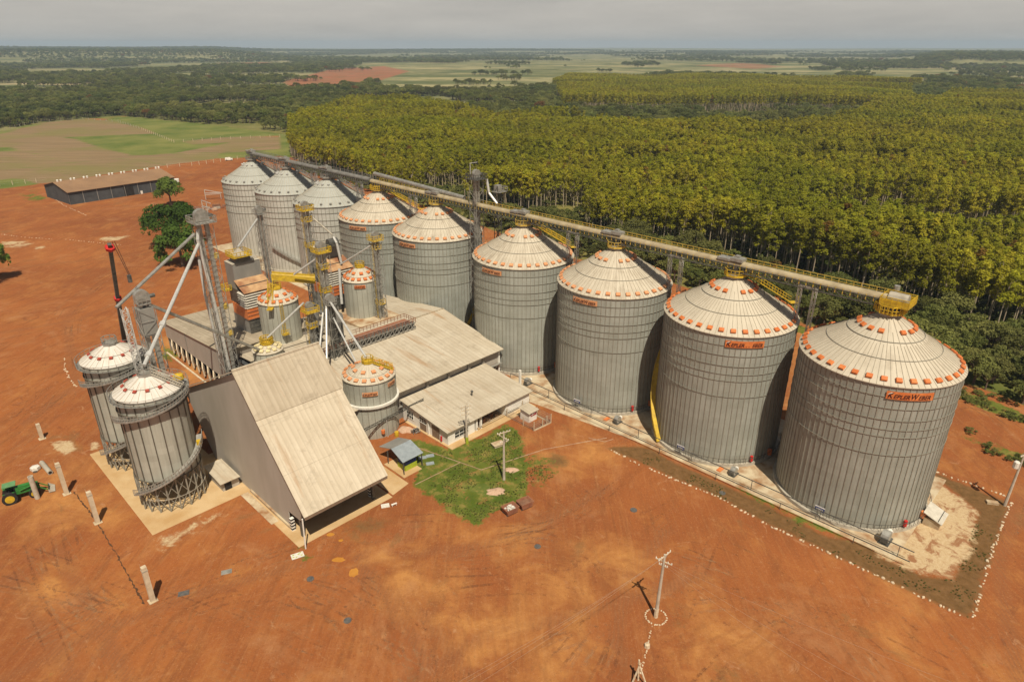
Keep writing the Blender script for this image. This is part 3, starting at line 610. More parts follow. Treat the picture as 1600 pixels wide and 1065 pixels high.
def big_silo(i, u, signpx, signz, sgw):
    r_ = root('storage_silo', ords[u], 'silo', (V0, u, 0), 'large galvanised silos with orange roof vents')
    MB().lathe(0, 0, [(12.0, 0), (12.55, 0), (12.5, .62), (11.9, .66)], 80).build('base_ring', M['conc'], r_)
    wall_part(r_, 12.0, .6, 26.4, M['wallAs'][i], M['rib'])
    for z in (24.6, 22.7, 20.7, 19.1, 17.8, 14.6): ringtube(MB(), 0, 0, 12.13, z, .045, 96).build('wind_ring', M['ringm'], r_)
    cone_part(r_, 12.25, 26.4, 1.5, 33.1, M['roofO'][i])
    MB().lathe(0, 0, [(1.5, 33.05), (1.5, 33.7), (.45, 33.9), (.42, 34.9), (.02, 34.95)], 16).build('roof_cap', M['steel'], r_)
    for rr, th in ((5.6, .06), (8.4, .045)): ringtube(MB(), 0, 0, rr, 26.4+(12.25-rr)*.6233+.12, th, 72).build('roof_ring', M['ringm'], r_)
    om = M['orange'] if u < 60 else M['orange_faded']
    vents(r_, 12.25, 26.4, 1.5, 33.1, 11.35, 36, (.82, .95, .38), om)
    vents(r_, 12.25, 26.4, 1.5, 33.1, 3.95, 16, (.80, .85, .38), om, .1, (9, 3))
    top_platform(r_, 33.75, 2.05, M['yellow'] if u < 60 else M['yellow2'])
    MB().tube((0, 0, 34.2), (0, .3, 36.0), .28, 8).build('inlet_spout', M['lsteel'], r_)
    a = PXANG(u, V0, 12.2, signz, signpx); sign(r_, 12.0, a, signz, sgw, mat='orange' if u < 60 else 'orange_faded', worn=(u == 52.6))
    return r_
SI = []
for i, (u, px, z, wd) in enumerate(((26.2, 1424, 24.95, 6.6), (52.6, 1165, 25.0, 6.6), (79.5, 913, 25.0, 5.6), (106.5, 767, 25.1, 5.6), (138.6, 635, 25.1, 5.6), (165.1, 558, 25.1, 5.6))):
    SI.append(big_silo(i, u, px, z, wd))
# roof stairs and wall fittings
for k in (1, 3, 5): 
    ang = rad(-38); st = stair_flight(SI[k], (2.0*math.cos(ang), 2.0*math.sin(ang), 33.75), (11.6*math.cos(ang), 11.6*math.sin(ang), 27.9), M['yellow'], 1.0)
    top = MB(); c_, s_ = math.cos(ang), math.sin(ang); top.box((12.3*c_, 12.3*s_, 27.7), (1.6, 1.3, .1), ang); top.rail([(13*c_-.6*s_*-1, 13*s_+.6*c_*-1, 27.75), (13*c_-.6*s_, 13*s_+.6*c_, 27.75)], 1.1, .05, step=.6); top.build('eave_platform', M['yellow'], SI[k])
for k in range(6):
    u = (26.2, 52.6, 79.5, 106.5, 138.6, 165.1)[k]
    if k < 4:
        for ax, nm, mt in ((rad(-118), 'extinguisher', 'red'), (rad(-96), 'aeration_cap', 'orange')):
            mb = MB(); R_ = 12.45; mb.tube((R_*math.cos(ax), R_*math.sin(ax), 1.0), (R_*math.cos(ax), R_*math.sin(ax), 2.1), .28 if nm != 'aeration_cap' else .42, 8); mb.build(nm, M[mt], SI[k])
    hr = MB(); P = [(12.75*math.cos(a), 12.75*math.sin(a), .9) for a in np.linspace(rad(-175), rad(-60), 26)]; hr.rail(P, 1.0, .03, False, 3.0, mid=False); hr.build('pipe_rail', M['dsteel'], SI[k])
for k, px, z in ((0, 1282, 1.9), (1, 1065, 1.9), (2, 903.5, 1.9)):
    u = (26.2, 52.6, 79.5)[k]; a = PXANG(u, V0, 12.3, z, px)
    mb = MB(); ca, sa = math.cos(a), math.sin(a); mb.box((12.75*ca, 12.75*sa, z+.3), (.08, 1.5, .9), a); s = mb.build('name_plate', M['blue'], SI[k])
    mb = MB(); mb.box((12.80*ca, 12.80*sa, z+.68), (.05, 1.6, .16), a)
    mb.build('plate_edge', M['white'], s)
    tm = MB()
    for x_, w2, z_ in ((-.45, .16, .26), (-.22, .1, .26), (-.02, .18, .26), (.22, .14, .26), (.48, .14, .26), (-.1, .7, -.02)): tm.box((12.80*ca-x_*sa, 12.80*sa+x_*ca, z+z_), (.03, w2, .2 if z_ > 0 else .1), a)
    tm.build('lettering', M['insul'], s)
# spiral stairs on the walls
def spiral(par, R, a0, a1, z0, z1, mat, wd=.9, name='wall_stair', n=28):
    mb = MB(); pr = None; r = MB()
    for i in range(n+1):
        t_ = i/n; a = a0+(a1-a0)*t_; z = z0+(z1-z0)*t_; q = [((R+d)*math.cos(a), (R+d)*math.sin(a), z) for d in (.15, .15+wd)]
        if pr:
            mb.add([pr[0], pr[1], q[1], q[0], tuple(Vector(pr[0])+Vector((0, 0, .28))), tuple(Vector(pr[1])+Vector((0, 0, .28))), tuple(Vector(q[1])+Vector((0, 0, .28))), tuple(Vector(q[0])+Vector((0, 0, .28)))],
                   [(0, 1, 2, 3), (4, 7, 6, 5), (0, 4, 5, 1), (1, 5, 6, 2), (2, 6, 7, 3), (3, 7, 4, 0)])
            U = Vector((0, 0, 1.15)); a_, b_ = Vector(pr[1]), Vector(q[1]); r.bar(a_+U, b_+U, .09); r.bar(a_+U*.55, b_+U*.55, .07); r.bar(b_, b_+U, .08)
        pr = q
    o = mb.build(name, mat, par); r.build('handrail', mat, o); return o
spiral(SI[1], 12.0, PXANG(52.6, V0, 12.4, .5, 1031)+0, PXANG(52.6, V0, 12.4, .5, 1031)-rad(56), .3, 14, M['yellow'], 1.0)
spiral(SI[4], 12.0, rad(-97), rad(-72), 2.0, 9.5, M['yellow'], 1.0)
for i, u in enumerate((192.8, 219.0, 244.9)):
    r_ = root('storage_silo', ['right one of the three pale silos with plain white roofs', 'middle one of the three pale silos with plain white roofs', 'farthest left pale silo, under the end of the grey conveyor'][i], 'silo', (V0, u, 0), 'pale silos with white roofs')
    MB().lathe(0, 0, [(11.4, 0), (11.95, 0), (11.9, .62), (11.4, .66)], 72).build('base_ring', M['conc'], r_)
    wall_part(r_, 11.5, .6, 26.7, M['wallB'], M['rib'], 60)
    for z in (24.8, 22.6, 20.8, 18.9, 16.3): ringtube(MB(), 0, 0, 11.64, z, .055, 80).build('wind_ring', M['ringm'], r_)
    cone_part(r_, 11.75, 26.7, 1.5, 33.2, M['roofW'], 60)
    for rr in (4.6, 8.2): ringtube(MB(), 0, 0, rr, 26.7+(11.75-rr)*.634+.1, .045, 60).build('roof_ring', M['ringm'], r_)
    MB().lathe(0, 0, [(1.5, 33.1), (1.5, 33.8), (.5, 34.1), (.5, 35.6), (.02, 35.7)], 14).build('roof_cap', M['steel'], r_)
    vents(r_, 11.75, 26.7, 1.5, 33.2, 10.9, 24, 'round', M['steel']); vents(r_, 11.75, 26.7, 1.5, 33.2, 3.6, 12, 'round', M['lsteel'])
    top_platform(r_, 33.9, 2.2, M['steel']); stair_flight(r_, (2*math.cos(rad(-35)), 2*math.sin(rad(-35)), 33.8), (11.2*math.cos(rad(-35)), 11.2*math.sin(rad(-35)), 27.8), M['steel'])
    if i == 0: spiral(r_, 11.5, rad(-150), rad(-60), 1, 14, M['steel'])
    if i == 1: spiral(r_, 11.5, rad(-160), rad(-100), 9, 1, M['steel'])

# ---------------- the conveyor gallery over the silos ----------------
def gallery(name, label, u0, u1, zc, mcover, mrail, mtruss, hoods, hm):
    v = V0; r_ = root(name, label, 'conveyor', (v, (u0+u1)/2, zc)); o_ = (v, (u0+u1)/2, zc)
    mb = MB(); n = 10; L = int((u1-u0)/3); 
    for i in range(L+1):
        u = u0+(u1-u0)*i/L
        mb.v += [(v+.80*math.cos(math.pi*k/n), u, zc+.1+.72*math.sin(math.pi*k/n)) for k in range(n+1)]
    for i in range(L):
        for k in range(n): a = i*(n+1)+k; mb.f.append([a, a+1, a+n+2, a+n+1]); mb.mi.append(0)
    mb.f += [list(range(n+1)), list(range(L*(n+1)+n, L*(n+1)-1, -1))]; mb.mi += [0, 0]
    mb.build('cover', mcover, r_, o_)
    mb = MB()
    for s in (-.85, .85):
        for z in (zc, zc-1.1): mb.bar((v+s, u0, z), (v+s, u1, z), .16)
    for i in range(int((u1-u0)/1.5)):
        a = u0+i*1.5; b_ = a+1.5
        for s in (-.85, .85): mb.bar((v+s, a, zc), (v+s, a, zc-1.1), .09); mb.bar((v+s, a, zc-1.1), (v+s, b_, zc), .08)
    mb.build('truss', mtruss, r_, o_)
    mb = MB(); mb.bb(v+.95, v+1.95, u0, u1, zc-.12, zc-.05); w_ = mb.build('walkway', mrail, r_, o_)
    MB().rail([(v+1.9, u0, zc-.05), (v+1.9, u1, zc-.05)], 1.05, .045, False, 1.2).build('railing', mrail, w_, o_)
    mb = MB()
    for i in range(int((u1-u0)/1.2)): mb.box((v-.86, u0+.6+i*1.2, zc-.15), (.10, .14, .9))
    mb.build('cover_bracket', mrail, r_, o_)
    for u in hoods:
        mb = MB(); mb.bb(v-.9, v+.9, u-1.3, u+1.0, zc+.75, zc+1.35); mb.bb(v-.4, v+.4, u-.4, u+.4, zc+1.35, zc+1.75); mb.bb(v-.9, v+.9, u+1.0, u+3.6, zc+.6, zc+1.0); mb.build('discharge_hood', hm, r_, o_)
    return r_, o_
g1, o1 = gallery('conveyor_gallery', 'long beige covered conveyor with yellow walkway above the orange vented silos', 24.5, 168, 35.6, M['belt'], M['yellow2'], M['dsteel'], (52.6, 79.5, 106.5, 138.6), M['steel'])
g2, o2 = gallery('conveyor_gallery', 'dark grey covered conveyor with ribbed truss above the white roofed silos', 168.6, 247, 35.9, M['gbelt'], M['gbelt'], M['dsteel'], (192.8, 219.0, 244.0), M['steel'])
# head platform over the nearest silo
mb = MB(); mb.bb(V0-1.7, V0+2.2, 23.4, 27.6, 35.0, 35.15); hp = mb.build('head_platform', M['yellow'], g1, o1)
rb = MB().rail([(V0-1.7, 23.4, 35.15), (V0+2.2, 23.4, 35.15), (V0+2.2, 27.6, 35.15), (V0-1.7, 27.6, 35.15)], 1.3, .05, True, .8)
for x0, x1, y0, y1 in ((V0-1.72, V0-1.66, 23.4, 27.6), (V0+2.16, V0+2.22, 23.4, 27.6), (V0-1.7, V0+2.2, 23.37, 23.43)): rb.bb(x0, x1, y0, y1, 35.1, 36.2)
rb.build('guard_panel', M['yellow'], hp, o1)
mb = MB(); mb.tube((V0, 24.0, 36.0), (V0, 26.8, 36.0), .95, 12); mb.build('belt_drum_cover', M['conc'], g1, o1)
MB().tube((V0+2.5, 26.6, 35.1), (V0+2.5, 26.6, 37.3), .45, 8).build('motor_box', M['steel'], g1, o1)
# cage between conveyor and the two end roofs
for par, u in ((SI[0], 26.2), (SI[5], 165.1)):
    mb = MB().rail(octo(2.35, 33.8), 1.3, .06, True, .6); mb.build('guard_cage', M['yellow'], par)
    mb = MB()
    for x, y, _ in octo(1.5, 0, 4): mb.bar((x, y, 33.7), (x, y, 35.2), .16)
    mb.build('head_support', M['yellow'], par)
# second, round grey tube conveyor joining from the back
r_ = root('tube_conveyor', 'slim grey round conveyor tube lying above the left part of the beige conveyor', 'conveyor', (V0+1.2, 148, 37.4))
MB().tube((V0+.6, 167.2, 38.0), (V0+.8, 128, 36.6), .55, 12).build('tube', M['steel'], r_, (V0+1.2, 148, 37.4))
mb = MB()
for k in range(9): u = 130+k*4.4; mb.bar((V0+.2, u, 36.3), (V0+.7, u, 37.2), .14)
mb.build('saddle', M['dsteel'], r_, (V0+1.2, 148, 37.4))
# latticed legs between the silos
for i, (u, la) in enumerate(((39.4, 'in the gap between the nearest two silos'), (66.0, 'between the second and third silo from the right'), (93.0, 'between the third and fourth silo from the right'), (152, 'between the fifth and sixth silo from the right'), (179, 'beside the right white roofed silo'), (206, 'between the right and middle white roofed silos'), (232, 'between the middle and left white roofed silos'))):
    r_ = root('support_trestle', 'latticed trestle under the conveyor '+la, 'trestle', (V0, u, 0), 'steel trestles under the conveyor')
    for du in (-.2, 2.4):
        mb = MB().lattice(V0+3.3, u+du, 0, 33.4, .6, .035, 1.5); mb.build('leg', M['lsteel'], r_, (V0, u, 0))
    mb = MB(); mb.bb(V0+3.1, V0+3.5, u-.4, u+2.8, 33.3, 33.6); mb.bar((V0+3.3, u-.2, 33.4), (V0+.9, u-.2, 34.5), .16); mb.bar((V0+3.3, u+2.4, 33.4), (V0+.9, u+2.4, 34.5), .16); mb.build('cap_beam', M['steel'], r_, (V0, u, 0))

# drainage ditch: a ragged dark cut in the dirt
r2 = random.Random(8); P = [G(*q) for q in ((116, 768), (130, 786), (150, 812), (168, 842), (190, 880), (208, 912), (226, 946))]; L_ = []; R_ = []
for a, b_ in zip(P[:-1], P[1:]):
    n_ = (b_-a).normalized(); n_ = Vector((-n_.y, n_.x, 0)); k = int((b_-a).length/.4)
    for i in range(k): p = a.lerp(b_, i/k)+n_*r2.uniform(-.12, .12); w_ = r2.uniform(.02, .17); L_.append((p+n_*w_)[:2]); R_.append((p-n_*w_)[:2])
mb = MB(); n_ = len(L_); mb.add([(x, y, .006) for x, y in L_]+[(x, y, .006) for x, y in R_], [(i, n_+i, n_+i+1, i+1) for i in range(n_-1)]); tag(mb.build('ditch', noisy('ditch_mud', (.06, .03, .015), (.12, .055, .025), 3, .9)), 'ragged dark drainage ditch running to the nearest precast column', kind='structure')

# wheel tracks: thin broken sheets of darker and paler soil lying on the dirt
def catmull(P, n=14):
    P = [P[0]]+list(P)+[P[-1]]; out = []
    for i in range(1, len(P)-2):
        a, b_, c_, d_ = P[i-1:i+3]
        for k in range(n):
            t_ = k/n; out.append(((2*b_)+(c_-a)*t_+(2*a-5*b_+4*c_-d_)*t_*t_+(3*b_-a-3*c_+d_)*t_**3)*.5)
    return out+[P[-2]]
BASE = [[(0, 1050), (140, 975), (320, 910), (480, 850), (640, 830)], [(30, 860), (60, 940), (95, 1010), (120, 1090)], [(90, 830), (120, 900), (180, 980), (220, 1090)], [(520, 880), (580, 910), (650, 980), (690, 1090)], [(470, 900), (540, 930), (600, 1000), (610, 1090)],
        [(640, 1090), (740, 1000), (900, 955), (1100, 905), (1300, 940)], [(700, 1090), (690, 980), (640, 900), (560, 850)], [(900, 1090), (985, 960), (1010, 870), (1080, 800)], [(930, 1090), (960, 980), (940, 900), (860, 840), (760, 860)], [(30, 650), (110, 610), (110, 500), (180, 430), (330, 400)],
        [(0, 430), (160, 400), (320, 380), (345, 310)], [(0, 335), (160, 322), (320, 270)], [(-20, 540), (120, 500), (220, 460)], [(1620, 740), (1565, 850), (1570, 960), (1600, 1080)], [(1590, 700), (1530, 650), (1490, 640)], [(600, 870), (720, 870), (860, 830), (940, 770)],
        [(620, 900), (760, 900), (900, 900), (1040, 960)], [(0, 900), (160, 930), (330, 990), (500, 1080)], [(1100, 1090), (1180, 1000), (1350, 960), (1460, 1010)], [(0, 700), (60, 640), (90, 600)], [(240, 990), (380, 940), (520, 960), (640, 1040)], [(880, 770), (980, 850), (1150, 900), (1300, 1000), (1400, 1090)]]
r2 = random.Random(12); ZC = .004; TB = [MB(), MB()]
for P in BASE:
    for rep in range(4):
        off = Vector((r2.gauss(0, 2.6), r2.gauss(0, 2.2), 0)); Q_ = catmull([G(*q)+off+Vector((r2.gauss(0, 1.1), r2.gauss(0, 1.1), 0)) for q in P]); n_ = len(Q_); w_ = r2.uniform(.13, .24); gg = r2.choice((1.5, 1.8, 2.1)); mb = TB[rep % 2]; ZC = ZC+.0006; zz = ZC
        for sd2 in (-gg/2, gg/2):
            vs = []
            for i, q in enumerate(Q_):
                tn = (Q_[min(i+1, n_-1)]-Q_[max(i-1, 0)]).normalized(); nn_ = Vector((-tn.y, tn.x, 0)); a = q+nn_*(sd2-w_); b_ = q+nn_*(sd2+w_); vs += [(a.x, a.y, zz), (b_.x, b_.y, zz)]
            mb.add(vs, [(2*i, 2*i+1, 2*i+3, 2*i+2) for i in range(n_-1)])
for k, (mb, nm, c1_, c2_) in enumerate(((TB[0], 'dark_track_soil', (.175, .066, .028), (.25, .10, .042)), (TB[1], 'pale_track_soil', (.42, .20, .085), (.50, .27, .13)))):
    m_, t_, b__ = newmat(nm); g_ = N(t_, 'ShaderNodeNewGeometry').outputs['Position']
    a_ = mr(t_, math_(t_, 'ADD', nz(t_, g_, .09, 4, .6), math_(t_, 'MULTIPLY', math_(t_, 'SUBTRACT', nz(t_, g_, 1.6, 5, .75), .5), .9)), .52, .76, 0, .42)
    t_.links.new(mixc(t_, nz(t_, g_, 3.0, 4), (*c1_, 1), (*c2_, 1)), b__.inputs['Base Color']); b__.inputs['Roughness'].default_value = .95; t_.links.new(a_, b__.inputs['Alpha'])
    tag(mb.build('tyre_tracks', m_), ['dark broken tyre tracks pressed into the red dirt yard', 'pale dusty tyre tracks crossing the red dirt yard'][k], kind='structure')
# ---------------- truck unloading building ----------------
o_ = (44, 100, 0); r_ = root('unloading_building', 'tall taupe building with a steep cream lean roof over the truck bay', 'building', o_)
prof = [(116, 0), (124.5, 10.2), (127.5, 10.4), (98.2, 24.4), (92.4, 17.8), (82.2, 7.4), (83.2, 3.6), (87.2, 3.4), (87.2, 0)]
def prism_v(mb, P, v0, v1, mi=0):
    n = len(P); vs = [(v0, u, z) for u, z in P]+[(v1, u, z) for u, z in P]
    return mb.add(vs, [tuple(range(n)), tuple(range(2*n-1, n-1, -1))]+[(i, n+i, n+(i+1) % n, (i+1) % n) for i in range(n)], mi)
prism_v(MB(), prof, 36.9, 37.1).build('side_wall', M['dwall'], r_, o_)
prism_v(MB(), prof, 51.0, 51.2).build('side_wall', M['dwall'], r_, o_)
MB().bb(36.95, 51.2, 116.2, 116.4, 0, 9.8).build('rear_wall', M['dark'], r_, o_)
def roofq(v0, v1, a, b_, t=.16, dz=.0): return [(v0, a[0], a[1]+dz), (v1, a[0], a[1]+dz), (v1, b_[0], b_[1]+dz), (v0, b_[0], b_[1]+dz)]
mb = MB().plate(roofq(36.3, 51.9, (80.3, 6.1), (92.2, 18.25)), .18); mb.build('lower_roof', M['droof'], r_, o_)
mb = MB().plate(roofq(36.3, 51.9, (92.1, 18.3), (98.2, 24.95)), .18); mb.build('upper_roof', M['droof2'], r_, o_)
mb = MB().plate(roofq(36.3, 51.9, (98.1, 24.95), (128, 10.5)), .18); mb.build('rear_roof', M['wroof'], r_, o_)
MB().bar((36.3, 98.15, 25.0), (51.9, 98.15, 25.0), .3).build('ridge_cap', M['droof'], r_, o_)
MB().bb(36.4, 51.8, 80.35, 80.5, 5.5, 6.05).build('fascia', M['wood'], r_, o_)
mb = MB(); mb.bar((36.1, 80.6, 5.9), (36.0, 80.8, .05), .16); mb.build('downpipe', M['white'], r_, o_)
for v in (37.3, 50.8):
    MB().bb(v-.25, v+.25, 83.6, 84.1, .05, 7).build('column', M['dsteel'], r_, o_)
mb = MB()
for u in (88, 92, 96, 100, 104, 108, 112): mb.bar((37.2, u, 0), (37.2, u, 8), .2); mb.bar((50.9, u, 0), (50.9, u, 8), .2)
for k in range(8): mb.bar((37.1+k*2, 90, 6.5), (37.1+k*2, 96, 10.5), .25)
mb.build('inner_frame', M['dsteel'], r_, o_)
mb = MB(); mb.bb(36.6, 37.3, 87, 101, 0, .5); mb.build('wall_kerb', M['slabP'], r_, o_)
for i, (v, u) in enumerate(((36.9, 86.3), (50.9, 84.8))):
    o = (v, u, 0); mb = MB(); mb.bb(v-.3, v+.3, u-.3, u+.3, 0, 2.4)
    for k in range(4): mb.bb(v-.31, v+.31, u-.31, u+.31, .25+k*.6, .55+k*.6, 1)
    solo(mb.build('bollard', [M['white'], M['black']], None, o), ['black and white striped guard post at the left corner of the truck bay', 'black and white striped guard post at the right end of the truck bay'][i], 'bollard', o, 'striped guard posts of the truck bay')
# ---------------- warehouse ----------------
o_ = (75, 125, 0); r_ = root('warehouse', 'long low warehouse with weathered beige sheet roof behind the unloading building', 'building', o_)
Zr = 10.4
mb = MB().plate([(53, 101.2, 7.0), (100.2, 101.2, 7.0), (101.6, 124.5, Zr), (53, 124.5, Zr)], .15); mb.build('front_roof', M['wroof'], r_, o_)
mb = MB().plate([(53, 124.5, Zr+.03), (101.6, 124.5, Zr+.03), (101.0, 150.5, 7.9), (62, 150.5, 7.9), (62, 137.5, 9.2), (53, 137.5, 9.2)], .15); mb.build('rear_roof', M['wroof'], r_, o_)
MB().bar((53, 124.5, Zr+.05), (101.6, 124.5, Zr+.05), .3).build('ridge_cap', M['hroof'], r_, o_)
MB().bb(52, 99.6, 102.4, 102.6, 3.2, 6.95).build('front_wall', M['dwall'], r_, o_)
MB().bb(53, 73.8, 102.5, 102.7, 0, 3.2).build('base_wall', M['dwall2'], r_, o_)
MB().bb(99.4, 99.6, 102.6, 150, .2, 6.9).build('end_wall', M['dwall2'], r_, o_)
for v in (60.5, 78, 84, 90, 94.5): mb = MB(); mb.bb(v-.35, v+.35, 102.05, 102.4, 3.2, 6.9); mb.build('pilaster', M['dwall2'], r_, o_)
MB().bb(99.4, 99.8, 102.1, 102.5, 0, 6.9).build('corner_post', M['white'], r_, o_)
mb = MB().bb(62, 100, 101.5, 102.05, 3.2, 3.4); mb.build('gutter', M['steel'], r_, o_)
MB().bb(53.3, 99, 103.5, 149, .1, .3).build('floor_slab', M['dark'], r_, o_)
# left hall
o_ = (60, 155, 0); r_ = root('storage_hall', 'taupe clad open hall with sheet roof beside the dryer on the left', 'building', o_)
MB().plate([(49.3, 136.8, 11.3), (72, 136.8, 11.3), (72, 173.8, 8.0), (49.3, 173.8, 8.0)], .15).build('roof', M['hroof'], r_, o_)
prism_v(MB(), [(137.5, 4.1), (137.5, 11.1), (173, 7.9), (173, 3.9)], 49.6, 49.8).build('side_wall', M['dwall'], r_, o_)
for u in (137.4, 159): MB().bb(49.45, 49.6, u-.12, u+.12, 4, 9.2 if u > 150 else 11).build('trim', M['dwall2'], r_, o_)
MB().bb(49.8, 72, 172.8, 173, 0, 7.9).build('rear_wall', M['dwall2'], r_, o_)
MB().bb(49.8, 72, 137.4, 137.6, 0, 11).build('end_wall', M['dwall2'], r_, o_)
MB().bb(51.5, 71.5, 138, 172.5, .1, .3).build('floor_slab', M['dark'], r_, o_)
for k in range(11):
    u = 139+k*3.1; mb = MB(); mb.bar((49.7, u, 0), (49.7, u, 4.1), .35); mb.bar((49.7, u, 4.0), (49.2, u-.9, 2.6), .3); mb.bar((49.2, u-.9, 2.6), (49.3, u-1.1, .8), .3); mb.build('column', M['beam'], r_, o_)
MB().bb(48.3, 48.7, 138, 172, 0, .25).build('kerb_stones', M['stone'], r_, o_)
o_ = (57, 130, 0); r_ = root('low_annex', 'low dark grey flat roof in the shade behind the unloading building', 'building', o_)
MB().plate([(52.5, 127.6, 8.0), (52.5, 136.7, 8.4), (66, 136.7, 8.4), (66, 127.6, 8.0)], .15).build('roof', M['dgrey'], r_, o_)
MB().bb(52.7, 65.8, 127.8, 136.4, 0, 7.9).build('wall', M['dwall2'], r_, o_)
# ---------------- office ----------------
o_ = (82, 94, 0); r_ = root('office_building', 'white plastered office with a beige lean-to roof, windows and open porch', 'building', o_)
mb = MB(); v0, v1, u0, u1 = 70.9, 94.2, 87.3, 101.8
mb.plate([(v0-.6, u0-.6, 3.35), (v1+.5, u0-.6, 3.35), (v1+.5, u1+.1, 4.95), (v0-.6, u1+.1, 4.95)], .14); mb.build('roof', M['wroof'], r_, o_)
def zt(u): return 3.15+(u-u0+.6)*.108
mb = MB(); prism_v(mb, [(u0, 0), (u1, 0), (u1, zt(u1)), (u0, zt(u0))], v0, v0+.2); mb.build('side_wall', M['white'], r_, o_)
mb = MB(); mb.bb(v0+.2, 78.0, u0, u0+.2, 0, zt(u0)); mb.build('front_wall', M['white'], r_, o_)
mb = MB(); mb.bb(86.9, v1, u0, u0+.2, 0, zt(u0)); prism_v(mb, [(u0+.2, 0), (u1, 0), (u1, zt(u1)), (u0+.2, zt(u0))], v1-.2, v1); prism_v(mb, [(u0+.2, 0), (91, 0), (91, zt(91)), (u0+.2, zt(u0))], 86.9, 87.1); mb.build('end_room', M['white'], r_, o_)
MB().bb(78, 86.9, 91, 91.2, 0, 3.4).build('porch_wall', M['white'], r_, o_); prism_v(MB(), [(u0+.2, 0), (91, 0), (91, zt(91)), (u0+.2, zt(u0))], 77.8, 78.0).build('porch_side', M['white'], r_, o_)
for v in (78.6, 79.8): MB().bb(v-.2, v+.2, u0-.05, u0+.35, 0, 3.2).build('porch_pillar', M['white'], r_, o_)
MB().bb(78.3, 94, 86.95, 87.05, .9, 1.0).build('porch_rail', M['steel'], r_, o_)
def window(par, c0, c1, z0, z1, axis, at, nx_=3, ny_=2):
    mb = MB(); g = MB(); lo, hi = at
    if axis == 'v': g.bb(c0, c1, lo, hi, z0, z1)
    else: g.bb(lo, hi, c0, c1, z0, z1)
    s = g.build('window', M['glass'], par, o_)
    d = .04; a, b2 = (lo-d, hi+.01)
    for i in range(nx_+1):
        x = c0+(c1-c0)*i/nx_
        if axis == 'v': mb.bb(x-.035, x+.035, a, b2, z0, z1)
        else: mb.bb(a, b2, x-.035, x+.035, z0, z1)
    for j in range(ny_+1):
        z = z0+(z1-z0)*j/ny_
        if axis == 'v': mb.bb(c0, c1, a-.01, b2+.01, z-.035, z+.035)
        else: mb.bb(a-.01, b2+.01, c0, c1, z-.035, z+.035)
    mb.build('frame', M['white'], s, o_)
window(r_, 72.6, 76.2, .9, 2.3, 'v', (u0-.05, u0))
window(r_, 98.2, 100.4, 1.3, 2.9, 'u', (v0-.05, v0)); window(r_, 94.0, 96.2, 1.9, 3.1, 'u', (v0-.05, v0))
MB().bb(v0-.06, v0, 94.1, 96.1, .1, 1.85).build('door', M['wood'], r_, o_); MB().bb(v0-.06, v0, 89.9, 92.2, .1, 2.8).build('door', M['wood'], r_, o_)
MB().bb(83.3, 85.2, 90.9, 91, .2, 2.3).build('door', M['dark'], r_, o_)
MB().bb(v0-.3, v0-.05, 93.0, 93.3, 0, 2.9).build('downpipe', M['white'], r_, o_)
MB().tube((v0-.25, 89.1, .5), (v0-.25, 89.1, 1.5), .2, 8).build('extinguisher', M['red'], r_, o_)
mb = MB(); mb.tube((83, 93.5, 4.3), (83, 93.5, 5.4), .12, 6); mb.lathe(83, 93.5, [(.25, 4.9), (.3, 5.3), (.05, 5.5)], 8); mb.build('roof_ventilator', M['dsteel'], r_, o_)
# ---------------- little buildings ----------------
o_ = (89.5, 83.5, 0); r_ = root('transformer_booth', 'tiny white booth with pale roof and a dark red sign inside the wire pen', 'booth', o_)
MB().bb(88.4, 90.8, 81.9, 84.4, 0, 2.3).build('wall', M['white'], r_, o_)
MB().plate([(88.1, 81.5, 2.35), (91.1, 81.5, 2.35), (91.1, 84.8, 2.75), (88.1, 84.8, 2.75)], .1).build('roof', M['wroof'], r_, o_)
s = MB().bb(88.9, 90.6, 81.8, 81.88, 1.35, 2.1).build('sign_board', M['crimson'], r_, o_)
mb = MB(); mb.add([(89.75-v.co.x, 81.79, 1.6+v.co.y) for v in ()], []) if 0 else None
mb = MB()
for x_, z_, w2 in ((89.15, 1.62, .2), (89.45, 1.7, .26), (89.8, 1.76, .22), (90.12, 1.84, .26), (90.4, 1.9, .16)): mb.bb(x_-w2/2, x_+w2/2, 81.76, 81.79, z_-.1, z_+.1)
mb.build('lettering', M['white'], s, o_)
o_ = (88.6, 83, 0); r_ = root('wire_pen', 'square wire mesh pen with white posts around the tiny booth', 'fence', o_)
Pf = [(86.8, 79.0), (91.6, 78.6), (91.6, 86.8), (86.8, 86.8)]
mb = MB(); 
for a, b_ in zip(Pf, Pf[1:]+Pf[:1]):
    if a == Pf[2]: continue
    L = math.hypot(b_[0]-a[0], b_[1]-a[1]); n = int(L/.32)
    for i in range(n+1):
        p = (a[0]+(b_[0]-a[0])*i/n, a[1]+(b_[1]-a[1])*i/n); mb.bar((*p, .1), (*p, 2.0), .025)
    for z in (.3, .7, 1.1, 1.5, 2.0): mb.bar((*a, z), (*b_, z), .03)
mb.build('mesh', M['steel'], r_, o_)
for p in Pf+[(89.2, 78.8), (86.8, 82), (91.6, 82.5), (90.4, 78.7)]: MB().bb(p[0]-.07, p[0]+.07, p[1]-.07, p[1]+.07, 0, 2.2).build('post', M['beam'], r_, o_)
mb = MB()
for a, b_ in zip(Pf, Pf[1:]): mb.bar((*a, .12), (*b_, .12), .25)
mb.build('base_kerb', M['slabP'], r_, o_)
o_ = (60.8, 88.6, 0); r_ = root('shelter', 'open shelter with folded blue-grey sheet roof on dark posts', 'shelter', o_)
mb = MB().plate([(58.6, 85.4, 2.9), (63.3, 85.4, 2.9), (63.8, 89.9, 3.5), (59.3, 89.9, 3.5)], .08); mb.build('front_roof', M['bluegrey'], r_, o_)
